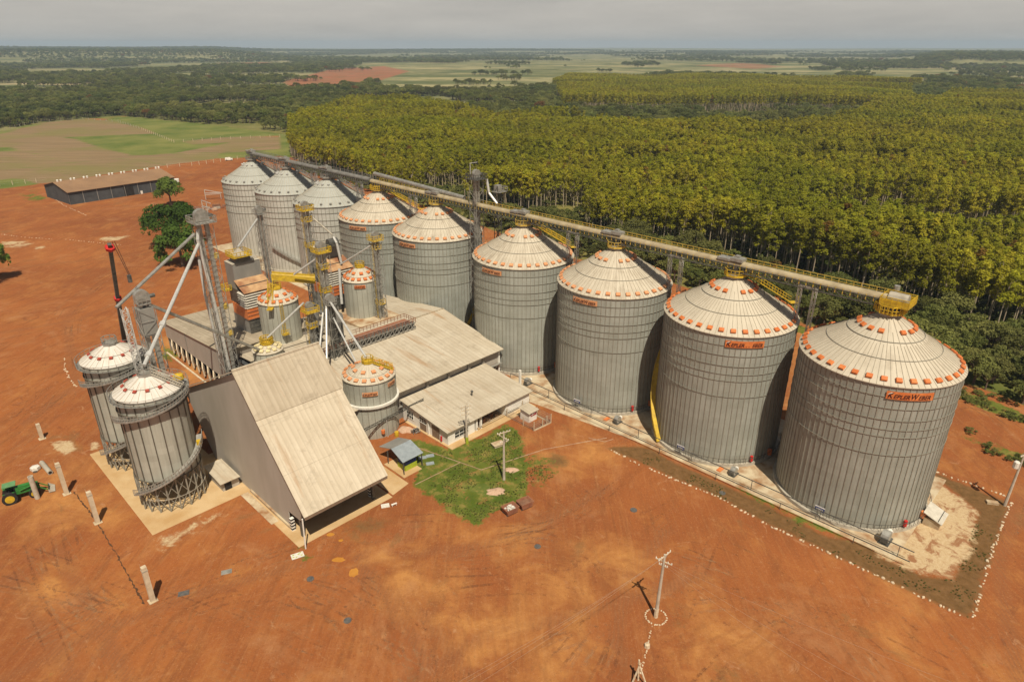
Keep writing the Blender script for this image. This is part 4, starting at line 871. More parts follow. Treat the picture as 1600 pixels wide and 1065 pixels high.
mb = MB().plate([(59.3, 89.9, 3.52), (63.8, 89.9, 3.52), (63.2, 93, 2.9), (58.7, 93, 2.9)], .08); mb.build('rear_roof', M['grey'], r_, o_)
for p in ((58.8, 85.6), (63.0, 85.6), (58.9, 90.6), (63.2, 91.5)): MB().bb(p[0]-.08, p[0]+.08, p[1]-.08, p[1]+.08, 0, 2.9).build('post', M['dsteel'], r_, o_)
o_ = (60.9, 87.2, 0); r_ = root('kiosk', 'lime green and dark blue kiosk under the shelter', 'kiosk', o_)
MB().bb(59.6, 62.3, 86.2, 88.6, .1, 1.2).build('base_panel', M['lime'], r_, o_); MB().bb(59.7, 62.2, 86.3, 88.5, 1.2, 1.9).build('upper_panel', M['blue'], r_, o_)
o_ = (34.6, 107.5, 0); r_ = root('pump_hut', 'small beige hut with flat sheet roof at the foot of the raised silo', 'hut', o_)
MB().plate([(32.8, 103.7, 2.1), (36.4, 103.7, 2.1), (36.2, 110.8, 2.6), (32.8, 110.8, 2.6)], .1).build('roof', M['wroof'], r_, o_)
MB().bb(33.3, 36.3, 104.4, 110.4, 0, 2.05).build('wall', M['dwall'], r_, o_); MB().bb(33.7, 34.9, 104.3, 104.4, .1, 1.8).build('door', M['dark'], r_, o_)
# hangar in the distance
def R2(px, py, z): return G(px, py, z)
FL = G(105.2, 300.8, 6.2); FR = G(272.5, 276.7, 6.2); dx = (FR-FL).normalized(); dn = Vector((-dx.y, dx.x, 0)); D = 31.0
r_ = wroot('hangar', 'far brown roofed hangar with dark grey walls at the edge of the fields', 'building', (FL.x, FL.y, 0), math.atan2(dx.y, dx.x)); LN = (FR-FL).length
mb = MB(); mb.bb(.3, LN-.3, .3, .5, 0, 6.1); mb.bb(.3, LN-.3, D-.5, D-.3, 0, 6.1); mb.add([(x, y, z) for x in (.3, .5) for y, z in ((.3, 0), (D-.3, 0), (D-.3, 6.1), (D/2, 9.3), (.3, 6.1))], [(4, 3, 2, 1, 0), (5, 6, 7, 8, 9), (0, 1, 6, 5), (1, 2, 7, 6), (2, 3, 8, 7), (3, 4, 9, 8), (4, 0, 5, 9)]); mb.add([(x, y, z) for x in (LN-.5, LN-.3) for y, z in ((.3, 0), (D-.3, 0), (D-.3, 6.1), (D/2, 9.3), (.3, 6.1))], [(4, 3, 2, 1, 0), (5, 6, 7, 8, 9), (0, 1, 6, 5), (1, 2, 7, 6), (2, 3, 8, 7), (3, 4, 9, 8), (4, 0, 5, 9)]); mb.build('wall', M['dgrey'], r_)
mb = MB(); mb.plate([(-.3, -.4, 6.15), (LN+.3, -.4, 6.15), (LN+.3, D/2, 9.45), (-.3, D/2, 9.45)], .15); mb.plate([(-.3, D/2, 9.46), (LN+.3, D/2, 9.46), (LN+.3, D+.4, 6.15), (-.3, D+.4, 6.15)], .15); mb.build('roof', M['brownroof'], r_)
for k in range(9): x = LN*k/8; mb = MB(); mb.bb(max(x-.12, .2), min(x+.12, LN-.2), .12, .3, 0, 6); mb.build('pilaster', M['grey'], r_)
for k in range(9):
    for j in (0, 1): mb = MB(); x = 2+k*(LN-4)/8+j*1.6; mb.lathe(x, D/2, [(.45, 9.4), (.45, 9.9), (.6, 10.1), (.1, 10.4)], 8); mb.build('roof_ventilator', M['white'], r_)
MB().bb(LN*.49, LN*.58, .18, .29, 0, 4.6).build('door', M['dark'], r_); MB().bb(LN*.64, LN*.66, .12, .28, 0, 1.6).build('notice_board', M['white'], r_)

# ---------------- raised silos on braced legs ----------------
def raised_silo(u, v, where, yellow):
    o_ = (v, u, 0); r_ = root('raised_silo', 'raised silo on braced legs, '+where, 'silo', o_, 'raised silos on braced legs')
    wall_part(r_, 5.05, 6.2, 21.2, M['wallC'], M['ribC'], 20, 80, .16)
    cone_part(r_, 5.3, 21.2, .9, 23.6, M['roofT'], 30, 60, .07, .06)
    MB().lathe(0, 0, [(5.05, 6.3), (.9, 2.4), (.7, 1.6)], 40).build('hopper', M['dsteel'], r_)
    for z in (6.2, 18.6): ringtube(MB(), 0, 0, 5.25, z, .11, 48).build('ring_beam', M['ribC'], r_)
    ringtube(MB(), 0, 0, 5.35, 2.6, .05, 48).build('brace_ring', M['conc'], r_)
    for k in range(20):
        a = 2*math.pi*(k+.5)/20; b_ = 2*math.pi*(k+1.5)/20; R_ = 5.25
        p = lambda a, z, R=R_: (R*math.cos(a), R*math.sin(a), z)
        mb = MB(); mb.bar(p(a, 0), p(a, 6.2), .2); mb.bar(p(a, .2), p(b_, 3.1), .1); mb.bar(p(b_, .2), p(a, 3.1), .1); mb.bar(p(a, 3.1), p(b_, 6.1), .1); mb.bar(p(b_, 3.1), p(a, 6.1), .1); mb.build('leg', M['rib'], r_)
    vents(r_, 5.3, 21.2, .9, 23.6, 3.55, 12, (.55, .6, .3), M['redvent'], .2)
    ringtube(MB(), 0, 0, 3.3, 22.4, .03, 48).build('roof_ring', M['ringm'], r_)
    P = [(5.95*math.cos(a), 5.95*math.sin(a), 20.6) for a in np.linspace(0, 2*math.pi, 33)]
    mb = MB()
    for a, b_ in zip(P[:-1], P[1:]):
        a, b_ = Vector(a), Vector(b_); k = 5.15/5.95
        mb.add([(a.x*k, a.y*k, 20.5), tuple(a), tuple(b_), (b_.x*k, b_.y*k, 20.5)], [(0, 1, 2, 3)])
    w_ = mb.build('eave_walkway', M['steel'], r_); MB().rail(P, 1.1, .03, False, 1.2).build('railing', M['steel'], w_)
    top_platform(r_, 23.7, 1.25, M['steel'])
    spiral(r_, 5.1, rad(-35), rad(-190), 20.3, 17.0, M['steel'], .9, 'wall_stair', 30); 
    spiral(r_, 5.1, rad(-20), rad(-175), 10.5, 3.2, M['steel'], 1.0, 'wall_stair', 30)
    if yellow:
        stair_flight(r_, (.8, -.8, 23.8), (3.9, -3.9, 21.5), M['conc'], .8)
        mb = MB(); mb.lathe(4.2, -1.8, [(.0, 21.9), (.9, 21.9), (.8, 22.6), (.0, 22.9)], 8); mb.build('yellow_basket', M['yellow'], r_)
        mb = MB(); mb.lathe(4.6, -3.6, [(0, 9.6), (.42, 9.6), (.42, 10.6), (0, 10.6)], 8); mb.build('yellow_box', M['yellow'], r_)
    return r_
raised_silo(109.9, 27.1, 'nearer of the two, wearing a yellow roof basket', True)
raised_silo(127.2, 27.0, 'farther of the two, beside the crane', False)
# ---------------- silos rising through the warehouse roof ----------------
def small_silo(u, v, R, h, za, cols, name_l, nr, matv, mw='wallC', plat='yellow', z0=0.0, vk=(.8, .9, .35)):
    o_ = (v, u, 0); r_ = root('hopper_silo', name_l, 'silo', o_)
    wall_part(r_, R, z0, h, M[mw], M['rib'], nr, 72, .06)
    cone_part(r_, R+.2, h, .9, za, M['roofO'][0], nr, 72, .06, .06)
    vents(r_, R+.2, h, .9, za, R-.55, cols, vk, matv, .1); vents(r_, R+.2, h, .9, za, R*.55, max(6, cols//2), vk, matv, .3)
    ringtube(MB(), 0, 0, R*.76, h+(R+.2-R*.76)*(za-h)/(R-.7)+.05, .03, 48).build('roof_ring', M['ringm'], r_)
    top_platform(r_, za+.1, 1.2, M[plat]); return r_, o_
r1, o1s = small_silo(104.0, 64.9, 5.2, 12.4, 14.7, 18, 'squat silo standing through the warehouse eave, with orange vents and logo board', 26, M['orange_faded'])
MB().lathe(0, 0, [(5.25, 7.1), (5.7, 7.1), (5.7, 7.55), (5.25, 7.6)], 48).build('roof_collar', M['insul'], r1)
sign(r1, 5.2, PXANG(104.0, 64.9, 5.4, 10.4, 578), 10.3, 2.9, mat='orange_faded', h=.85)
sign(r1, 5.2, PXANG(104.0, 64.9, 5.4, 11.2, 612), 11.3, 2.2, mat='orange_faded', h=.8)
stair_flight(r1, (.6, -1.1, 14.8), (3.6, -3.4, 13.1), M['yellow'], .7)
MB().lathe(-1.3, -5.3, [(0, 1.2), (.4, 1.2), (.4, 1.9), (0, 1.9)], 8).build('orange_hatch', M['orange'], r1)
r2, o2s = small_silo(139.5, 64.9, 4.4, 18.9, 21.4, 16, 'silo with orange vents right of the left dryer, crossed by a yellow stair', 22, M['orange'])
stair_flight(r2, (-.6, 1.0, 22.6), (-3.4, -3.2, 18.6), M['yellow'], 1.1); mb = MB(); mb.box((-3.6, -3.5, 18.4), (1.8, 1.2, .25), rad(45)); mb.build('eave_platform', M['yellow'], r2)
mb = MB()
for s in (-.35, .35): mb.bar((-1.6+s, -4.6, 12.2), (-1.6+s, -4.6, 19.5), .1)
for k in range(18): mb.bar((-1.95, -4.6, 12.4+k*.4), (-1.25, -4.6, 12.4+k*.4), .06)
mb.build('ladder', M['yellow2'], r2); mb = MB(); mb.bb(-2.4, -.8, -5.6, -4.5, 12.0, 12.1); mb.rail([(-2.4, -5.6, 12.1), (-.8, -5.6, 12.1)], 1.1, .05, step=.5); mb.rail([(-2.4, -4.6, 12.1), (-2.4, -5.6, 12.1)], 1.1, .05); mb.build('ladder_platform', M['yellow'], r2)
r3, o3s = small_silo(137.5, 86.2, 4.35, 19.5, 22.2, 16, 'silo with orange vents and logo board in the middle of the warehouse roof', 22, M['orange'])
sign(r3, 4.35, PXANG(137.5, 86.2, 4.5, 18.5, 562), 18.5, 2.6, mat='orange', h=.8)
MB().poly([(79.8, 129.3), (91.5, 129.3), (91.5, 143.5), (79.8, 143.5)], 9.0, 10.2).build('roof_curb', M['slabP'], r3, (86.2, 137.5, 0))
r4, o4s = small_silo(130.5, 56.8, 3.15, 11.9, 13.0, 12, 'low round bin with cream vents and yellow guard ring behind the unloading building', 16, noisy('cream_paint', (.72, .62, .36), (.6, .5, .28), 2, .6))
MB().rail(octo(1.35, 13.1), 1.5, .06, True, .5).build('guard_ring', M['yellow'], r4)
# ---------------- grain dryers ----------------
def dryer(u0, u1, v0, v1, lab, ztop, zb=0):
    o_ = (v0, u0, 0); r_ = root('grain_dryer', lab, 'dryer', o_, 'grain dryers')
    MB().bb(v0, v1, u0, u1, zb, 14.2).build('lower_body', M['grey'], r_, o_)
    mb = MB()
    for k in range(4): mb.bb(v0-.12, v1+.12, u0-.15, u0-.01, 10.0+k*1.05, 10.75+k*1.05)
    mb.build('lower_louvre', M['dsteel'], r_, o_)
    MB().bb(v0-.25, v1+.3, u0-.3, u1-1, 14.25, 16.9).build('orange_band', M['orange'], r_, o_)
    mb = MB()
    for k in range(3): mb.bb(v0-.3, v1+.35, u0-.42, u0-.31, 14.3+k*.9, 14.4+k*.9)
    mb.build('band_trim', M['rustT'], r_, o_)
    MB().bb(v0-.05, v1+.05, u0, u1, 16.95, 20.6).build('upper_body', M['dsteel'], r_, o_)
    mb = MB()
    for k in range(6):
        z = 17.1+k*.60; mb.add([(v0-.3, u0-.45, z), (v1+.3, u0-.45, z), (v1+.3, u0+.0, z+.3), (v0-.3, u0+.0, z+.3)], [(0, 1, 2, 3)])
        mb.add([(v0-.45, u0-.3, z), (v0-.45, u0+3.4, z), (v0-.05, u0+3.4, z+.3), (v0-.05, u0-.3, z+.3)], [(3, 2, 1, 0)])
    mb.build('louvre', M['louver'], r_, o_)
    mb = MB().plate([(v0-.4, u0-.5, 20.75), (v1+.4, u0-.5, 20.75), (v1+.4, u0+4.0, 22.9), (v0-.4, u0+4.0, 22.9)], .1); mb.build('sloped_roof', M['rust'], r_, o_)
    mb = MB(); mb.bb(v0-.4, v1+.4, u0+1.7, u0+1.8, 21.75, 22.0); mb.build('roof_seam', M['dsteel'], r_, o_)
    MB().bb(v0-.1, v1+.1, u0+4.0, u1, 20.6, ztop-.6).build('top_box', M['grey'], r_, o_)
    mb = MB(); hv, hu = (v0+v1)/2, (u0+4+u1)/2
    mb.add([(v0-.15, u0+3.9, ztop-.6), (v1+.15, u0+3.9, ztop-.6), (v1+.15, u1+.1, ztop-.6), (v0-.15, u1+.1, ztop-.6), (hv-1.5, hu-1.2, ztop), (hv+1.5, hu-1.2, ztop), (hv+1.5, hu+1.2, ztop), (hv-1.5, hu+1.2, ztop)], [(4, 5, 6, 7), (0, 1, 5, 4), (1, 2, 6, 5), (2, 3, 7, 6), (3, 0, 4, 7)])
    mb.build('top_roof', M['conc'], r_, o_); return r_, o_
d1, od1 = dryer(143.4, 151.6, 59.2, 65.6, 'left grain dryer tower with rusty sloped roof, orange band and a yellow top platform', 27.2)
mb = MB(); mb.bb(59.2, 63.6, 146.3, 150.2, 28.1, 28.25); tp = mb.build('top_platform', M['yellow'], d1, od1); MB().rail([(59.2, 146.3, 28.25), (63.6, 146.3, 28.25), (63.6, 150.2, 28.25), (59.2, 150.2, 28.25)], 1.1, .06, True, .8).build('railing', M['yellow'], tp, od1)
MB().lathe(61.4, 148.2, [(1.7, 28.3), (.3, 29.9), (.3, 30.2)], 4, 0, .78).build('hopper_lid', M['conc'], d1, od1)
mb = MB(); mb.bb(59.8, 63.2, 146.8, 149.8, 27.2, 28.1); mb.build('cable_frame', M['dsteel'], d1, od1)
mb = MB(); mb.bb(57.3, 58.9, 149.6, 151.4, 20.0, 20.15); mb.rail([(58.9, 149.6, 20.15), (57.3, 149.6, 20.15), (57.3, 151.4, 20.15), (58.9, 151.4, 20.15)], 1.2, .06, step=.6); mb.build('side_platform', M['yellow'], d1, od1)
d2, od2 = dryer(143.4, 151.6, 80.4, 87.4, 'right grain dryer tower hidden partly behind the yellow lift platforms', 26.6)
mb = MB(); mb.tube((83.0, 146, 27.2), (85.6, 146, 27.2), 1.0, 12); mb.bb(82, 86, 145, 148, 26.4, 26.8); mb.build('fan_housing', M['dsteel'], d2, od2)
mb = MB(); mb.path([(84.5, 145.5, 28.6), (84.7, 144.6, 27.2), (84.9, 143.8, 22.2)], .32, 8); mb.build('duct', M['lsteel'], d2, od2)
mb = MB(); mb.lattice(82.5, 143, 9, 14, .1, .03) if 0 else None
mb = MB(); mb.path([(83.0, 141.8, 21.5), (82.3, 141, 17.0), (81.6, 140.0, 13)], .35, 8); mb.build('duct', M['lsteel'], d2, od2)
# ---------------- bucket elevators ----------------
def elevator(v, u, z0, z1, lab, wd=.55, gap=.55, plat='yellow', hw=1.3, lat=True, mid=(), ml='steel', group='grain elevator towers'):
    o_ = (v, u, 0); r_ = root('bucket_elevator', lab, 'elevator', o_, group)
    for s in (-1, 1): MB().bb(v+s*gap-wd/2, v+s*gap+wd/2, u-wd/2, u+wd/2, z0, z1).build('elevator_leg', M[ml], r_, o_)
    mb = MB().lattice(v, u+.1, z0, z1-1, gap*2+wd+.7, .045, 2.2); mb.build('lattice_frame', M['steel'], r_, o_)
    mb = MB()
    for k in range(9): a = math.pi*k/8; mb.v += [(v-(gap+wd*.75)*math.cos(a), u-wd*.75, z1+1.0+(gap+wd*.6)*math.sin(a)), (v-(gap+wd*.75)*math.cos(a), u+wd*.75, z1+1.0+(gap+wd*.6)*math.sin(a))]
    for k in range(8): mb.f.append([2*k, 2*k+1, 2*k+3, 2*k+2]); mb.mi.append(0)
    mb.f += [[2*k for k in range(9)][::-1], [2*k+1 for k in range(9)]]; mb.mi += [0, 0]; mb.bb(v-gap-wd*.75, v+gap+wd*.75, u-wd*.75, u+wd*.75, z1-.2, z1+1.0); mb.build('head_casing', M['steel'], r_, o_)
    z = z1-.3
    for j, zz in enumerate([z]+list(mid)):
        h = hw if j == 0 else hw*.62; mb = MB(); mb.bb(v-h, v+h, u-h, u+h, zz-.15, zz); p = mb.build('platform', M[plat], r_, o_)
        rb = MB().rail([(v-h, u-h, zz), (v+h, u-h, zz), (v+h, u+h, zz), (v-h, u+h, zz)], 1.15, .05, True, .7)
        rb.build('railing', M[plat], p, o_)
    mb = MB(); lx = v-gap-wd/2-.35
    for s in (-.2, .2): mb.bar((lx, u+s, z0), (lx, u+s, z1), .05)
    for k in range(int((z1-z0)/.9)): mb.bar((lx, u-.2, z0+k*.9), (lx, u+.2, z0+k*.9), .05)
    mb.build('ladder', M[plat], r_, o_)
    MB().tube((v+gap+wd*.8, u, z1+.6), (v+gap+wd*.8+.9, u, z1+.6), .35, 8).build('drive_motor', M['dsteel'], r_, o_)
    return r_, o_
e1, oe1 = elevator(49.2, 133.7, 0, 41.0, 'tallest elevator tower at the left, grey platform, pipes running down to the raised silos', .75, .75, 'steel', 2.1)
mb = MB(); mb.path([(48.0, 133, 39.5), (47.4, 132.6, 37.5), (48.2, 132.6, 25), (48.8, 132.6, 9)], .32, 8); mb.build('spout_pipe', M['lsteel'], e1, oe1)
mb = MB(); mb.path([(47.6, 134.5, 33), (47.4, 134.5, 26), (48.0, 134.5, 12)], .28, 8); mb.build('spout_pipe', M['lsteel'], e1, oe1)
mb = MB(); mb.rail([(50.9, 136.4, 42), (50.9, 132, 42)], 2.2, .05, step=2); mb.build('hoist_gantry', M['lsteel'], e1, oe1)
for z in (33.0, 22, 16): mb = MB(); mb.bb(50.2, 51.2, 133.2, 134.2, z, z+1.0); mb.build('yellow_box', M['yellow2'], e1, oe1)
e2, oe2 = elevator(73.5, 161.0, 0, 34.0, 'slim grey elevator tower in front of the middle white roofed silo', .5, .45, 'steel', 1.1)
e3, oe3 = elevator(80.5, 150.5, 0, 35.6, 'elevator tower with two yellow platforms in front of the right white roofed silo', .55, .5, 'yellow', 1.55, mid=(32.5, 26.0, 18.0))
e4, oe4 = elevator(73.3, 132.3, 0, 30.2, 'elevator tower with the bright yellow top basket in the centre of the plant', .7, .6, 'yellow', 1.65, mid=(26.0, 20.5))
e5, oe5 = elevator(87.2, 136.0-4.8, 0, 30.4, 'elevator tower with yellow basket in front of the middle roof silo', .5, .45, 'yellow2', 1.4, mid=(28.0, 14.0))
e6, oe6 = elevator(67.2, 120.0, 0, 22.6, 'dark elevator tower standing on the warehouse roof between two white pipes', .6, .5, 'steel', 1.0, ml='dsteel')
e7, oe7 = elevator(65.2, 125.5, 0, 20.0, 'short elevator tower with a yellow basket left of the roof truss conveyor', .55, .45, 'yellow', 1.5, mid=(16.0,))
e8, oe8 = elevator(112.2, 122.6, 0, 42.6, 'tall dark grey elevator tower rising through the roof conveyor between two silos', .62, .55, 'dsteel', 1.9, ml='steel')
MB().rail([(111, 123.4, 43.4), (113.4, 123.4, 43.4)], 2.6, .06, step=3, mid=False).build('hoist_gantry', M['lsteel'], e8, oe8)
mb = MB(); mb.path([(114.6, 121.4, 42), (114.8, 120.8, 38.6), (115.4, 118.6, 36.2)], .32, 8); mb.build('spout_pipe', M['lsteel'], e8, oe8)
MB().lattice(116.2, 119.2, 0, 40.5, 1.3, .06, 2).build('side_mast', M['dsteel'], e8, oe8)
mb = MB(); mb.bb(115.2, 118.2, 117.8, 120.4, 38.9, 39.05); mb.rail([(115.2, 117.8, 39.05), (118.2, 117.8, 39.05), (118.2, 120.4, 39.05)], 1.1, .05); mb.bb(115.6, 117, 118.4, 119.8, 39.05, 40.6); mb.build('side_platform', M['steel'], e8, oe8)
mb = MB(); mb.bar((114.3, 116.5, 35), (114.2, 110.5, 31), .14); mb.build('brace_cable', M['dsteel'], e8, oe8)
e9, oe9 = elevator(31.6, 119.0, 0, 32.6, 'cluttered grey lattice elevator tower between the two raised silos', .75, .6, 'steel', 1.0)
MB().bb(30.4, 32.8, 118.0, 120.2, 26.5, 31.5).build('grey_shroud', M['grey'], e9, oe9)
o_ = (29.3, 120.6, 0); r_ = root('lattice_mast', 'slim leaning pale lattice mast beside the farther raised silo', 'mast', o_)
MB().lattice(29.0, 120.8, 0, 31.5, .95, .06, 1.2).build('mast', M['lsteel'], r_, o_)
# pipes and conveyors between the towers
def pipe(name, lab, P, r, mat, cat='pipe', n=8, joints=()):
    o_ = tuple(P[0]); rr = root(name, lab, cat, o_, None)
    MB().path([tuple(p) for p in P], r, n).build('tube', M[mat], rr, o_)
    a, b_ = Vector(P[0]), Vector(P[-1])
    for tt in joints: q = a.lerp(b_, tt); d = (b_-a).normalized(); MB().tube(q-d*.5, q+d*.5, r*1.7, 6).build('joint_box', M[mat], rr, o_)
    return rr
pipe('grain_pipe', 'long bright pipe falling from the tallest tower to the nearer raised silo', [(48.6, 134, 37.4), (27.3, 110.2, 25.0)], .31, 'lsteel', joints=(.72, .93))
pipe('grain_pipe', 'dark pipe falling from the tallest tower past the farther raised silo', [(47.2, 133.3, 38.6), (28.4, 122.8, 31.3)], .3, 'steel')
pipe('drag_conveyor', 'straight grey conveyor duct dropping from the lattice tower to the low round bin', [(32.3, 118.3, 32.0), (55.2, 129.8, 12.0)], .34, 'steel', 'conveyor', 4)
pipe('grain_pipe', 'thin white pipe from the slim grey tower down to the left dryer', [(72.6, 160.6, 32.6), (61.5, 148.3, 30.1)], .24, 'lsteel')
pipe('grain_pipe', 'short white pipe from the central yellow basket to the yellow covered conveyor', [(72.6, 132.6, 28.6), (69.5, 139, 23.8)], .22, 'lsteel')
pipe('grain_pipe', 'white pipe from the basket tower down to the low round bin', [(64.4, 126.2, 21.6), (57.0, 130.3, 14.4)], .22, 'lsteel')
pipe('grain_pipe', 'longest white pipe slanting down to the squat silo with the logo board', [(66.9, 119.4, 22.9), (65.0, 104.6, 15.6)], .24, 'lsteel')
pipe('grain_pipe', 'white pipe running parallel inside to the warehouse roof', [(67.2, 119.4, 19.2), (66.0, 110.0, 12.0)], .18, 'lsteel')
pipe('grain_pipe', 'left white pipe disappearing behind the cream roof', [(66.6, 120.6, 22.2), (61.3, 113.6, 13.0)], .22, 'lsteel')
pipe('grain_pipe', 'shorter pipe beside it dropping behind the cream roof', [(65.8, 121, 20.3), (60.0, 114.8, 12.5)], .2, 'lsteel')
pipe('grain_pipe', 'thin pipe from the rear yellow tower toward the right dryer', [(81.4, 150.3, 33.8), (84.3, 145.6, 29.2)], .2, 'conc')
pipe('grain_pipe', 'thin pipe from the front yellow tower back to the rusty dryer roof', [(86.4, 131.6, 28.9), (83.2, 141.5, 22.6)], .18, 'lsteel')
o_ = (70, 141, 22); r_ = root('covered_conveyor', 'short bright yellow covered conveyor bridge between the dryer and the central tower', 'conveyor', o_)
A_, B_ = Vector((66.2, 143.6, 22.6)), Vector((74.4, 138.6, 21.0)); d = (B_-A_); hz = Vector((d.x, d.y, 0)).normalized(); sd_ = Vector((-hz.y, hz.x, 0))
mb = MB().plate([A_-sd_*1.2, B_-sd_*1.2, B_+sd_*1.2, A_+sd_*1.2], .2); mb.build('deck', M['yellow2'], r_, o_)
mb = MB(); U = Vector((0, 0, 1))
for s in (-1.2, 1.2): mb.plate([A_+sd_*s, B_+sd_*s, B_+sd_*(s+.05)+U*1.3, A_+sd_*(s+.05)+U*1.3], .06)
mb.build('side_panel', M['yellow'], r_, o_); mb = MB().tube(A_+U*.7, B_+U*.7, .55, 6); mb.build('belt_cover', M['yellow2'], r_, o_)
mb = MB(); mb.lattice(66.6, 143.2, 9, 22.4, .9, .05); mb.lattice(73.2, 139.0, 9, 20.8, .9, .05); mb.build('support_frame', M['dsteel'], r_, o_)
# hopper box and fans on the roof
o_ = (68.6, 130.0, 9); r_ = root('cyclone_hopper', 'dark blue-grey cyclone box with rounded top beside the left roof silo', 'hopper', o_)
MB().lathe(68.4, 130.0, [(.5, 14), (1.15, 16), (1.15, 18.2), (.7, 19)], 12).build('cyclone', M['grey'], r_, o_); MB().bb(67.6, 69.3, 129.2, 130.8, 9.5, 14).build('base_frame', M['dsteel'], r_, o_); MB().tube((68.4, 130, 18), (70.4, 130, 16.5), .45, 8).build('duct', M['grey'], r_, o_)
o_ = (71.5, 125.0, 9); r_ = root('fan_unit', 'grey round fan housing at the foot of the central tower', 'fan', o_)
MB().tube((71.0, 124.4, 16.6), (71.0, 126.0, 16.6), 1.5, 14).build('fan_housing', M['grey'], r_, o_); MB().bb(70.0, 72.2, 124.4, 126.2, 9.6, 15.4).build('base_frame', M['dsteel'], r_, o_)
# roof truss conveyor
o_ = (75, 121.2, 9); r_ = root('roof_truss_conveyor', 'rusty brown and grey truss conveyor with railings lying across the warehouse roof', 'conveyor', o_)
v0, v1, u_ = 60.5, 89.2, 121.2; z0 = 10.2; mb = MB()
for s in (-1.1, 1.1):
    for z in (z0, z0+1.4): mb.bar((v0, u_+s, z), (v1, u_+s, z), .16)
for i in range(22):
    a = v0+(v1-v0)*i/22; b_ = v0+(v1-v0)*(i+1)/22
    for s in (-1.1, 1.1): mb.bar((a, u_+s, z0), (a, u_+s, z0+1.4), .1); mb.bar((a, u_+s, z0), (b_, u_+s, z0+1.4), .1)
mb.build('truss', M['steel'], r_, o_)
MB().bb(v0, v1, u_-.5, u_+.5, z0+.3, z0+1.3).build('belt_housing', M['dsteel'], r_, o_); MB().bb(v0+14, v1, u_+1.2, u_+3.4, z0+.9, z0+1.0).build('walkway', M['rustT'], r_, o_)
mb = MB().rail([(v0, u_-1.2, z0+1.4), (v1, u_-1.2, z0+1.4), (v1, u_+3.4, z0+1.2), (v0+14, u_+3.4, z0+1.2)], 1.1, .045, step=1.0); mb.build('railing', M['rustT'], r_, o_)
mb = MB()
for k in range(8): mb.bar((v0+2+k*3.6, u_, 9.6), (v0+2+k*3.6, u_, z0), .2)
mb.build('foot', M['dsteel'], r_, o_)
# cable tray in front of the silos
o_ = (98.2, 60, 0); r_ = root('cable_tray', 'long thin dark cable rail on short posts along the front of the silos', 'cable tray', o_)
mb = MB(); mb.bar((97.6, 12, 1.3), (97.6, 100, 1.3), .12); mb.build('lower_rail', M['dsteel'], r_, o_); mb = MB(); mb.bar((99.2, 12, 2.1), (99.2, 98, 2.1), .12); mb.build('upper_rail', M['dsteel'], r_, o_)
for k in range(15): MB().bar((97.6 if k % 2 else 99.2, 14+k*6, 0), (97.6 if k % 2 else 99.2, 14+k*6, 1.3 if k % 2 else 2.1), .09).build('post', M['dsteel'], r_, o_)
o_ = (60, 101, 0); r_ = root('pipe_bridge', 'dark lattice pipe bridge across the front of the warehouse wall', 'pipe rack', o_)
mb = MB(); A_, B_ = Vector((52.5, 98.5, 3.2)), Vector((74, 98.5, 4.6))
for dz in (0, .5): mb.bar(A_+U*dz, B_+U*dz, .12)
for k in range(24): p = A_.lerp(B_, k/24); q = A_.lerp(B_, (k+1)/24); mb.bar(p, q+U*.5, .06); mb.bar(p, p+U*.5, .06)
mb.build('truss', M['dsteel'], r_, o_)
for v in (56, 64.5, 72.5): MB().bar((v, 98.5, 0), (v, 98.5, 3.2+(v-52.5)*.065), .14).build('post', M['lsteel'], r_, o_)
# ---------------- precast columns standing in the yard ----------------
for (bx, by), (tx, ty), hh, lab in (((66, 685), (54, 656), 3.4, 'short square precast concrete column alone above the tractor'), ((104.5, 771), (84, 724), 6.4, 'thick square precast concrete column right of the tractor'),
        ((153, 816), (134.5, 766), 6.2, 'square precast concrete column beside the ochre mud at the apron corner'), ((239, 938), (222, 887), 6.2, 'square precast concrete column nearest the camera, at the end of the ditch')):
    p = G(bx, by); r_ = wroot('precast_column', lab, 'column', p, ROT, 'precast columns standing in the yard'); mb = MB(); mb.bb(-.33, .33, -.33, .33, 0, hh); mb.build('shaft', M['beam'], r_)
    mb = MB(); mb.bb(-.6, .6, -.55, .55, 0, .1); mb.bar((-.3, .3, hh), (-.3, .3, hh+.5), .04); mb.build('footing', M['slabP'], r_)
    if hh > 6: mb = MB(); mb.box((0, 0, hh-.6), (.76, .76, .12)); mb.build('form_band', M['conc'], r_)
p = G(59, 778); r_ = wroot('concrete_pipe', 'pinkish grey concrete pipe standing upright by the tractor loader', 'pipe', p); MB().lathe(0, 0, [(.3, 0), (.42, .02), (.42, 4.6), (.3, 4.62), (.28, 0)], 14).build('tube', M['pole'], r_)
p = G(66, 725); q = G(79.5, 741); r_ = wroot('concrete_pipe', 'hollow concrete pipe lying on the dirt above the tractor', 'pipe', p); d = q-p
mb = MB().tube((0, 0, .42), (d.x, d.y, .42), .42, 14); mb.build('tube', M['conc'], r_); dd = d.normalized(); MB().tube((d.x-dd.x*.02, d.y-dd.y*.02, .42), (d.x+dd.x*.01, d.y+dd.y*.01, .42), .3, 12).build('bore', M['dark'], r_)
p = G(56, 734); r_ = wroot('water_tank', 'small pale rounded box on the dirt above the tractor', 'tank', p, .5); MB().lathe(0, 0, [(.75, 0), (.85, .2), (.8, .75), (.3, .85), (.0, .85)], 6).build('shell', M['insul'], r_); MB().bb(-.3, .3, -1.0, -.8, 0, .3).build('foot', M['dsteel'], r_)
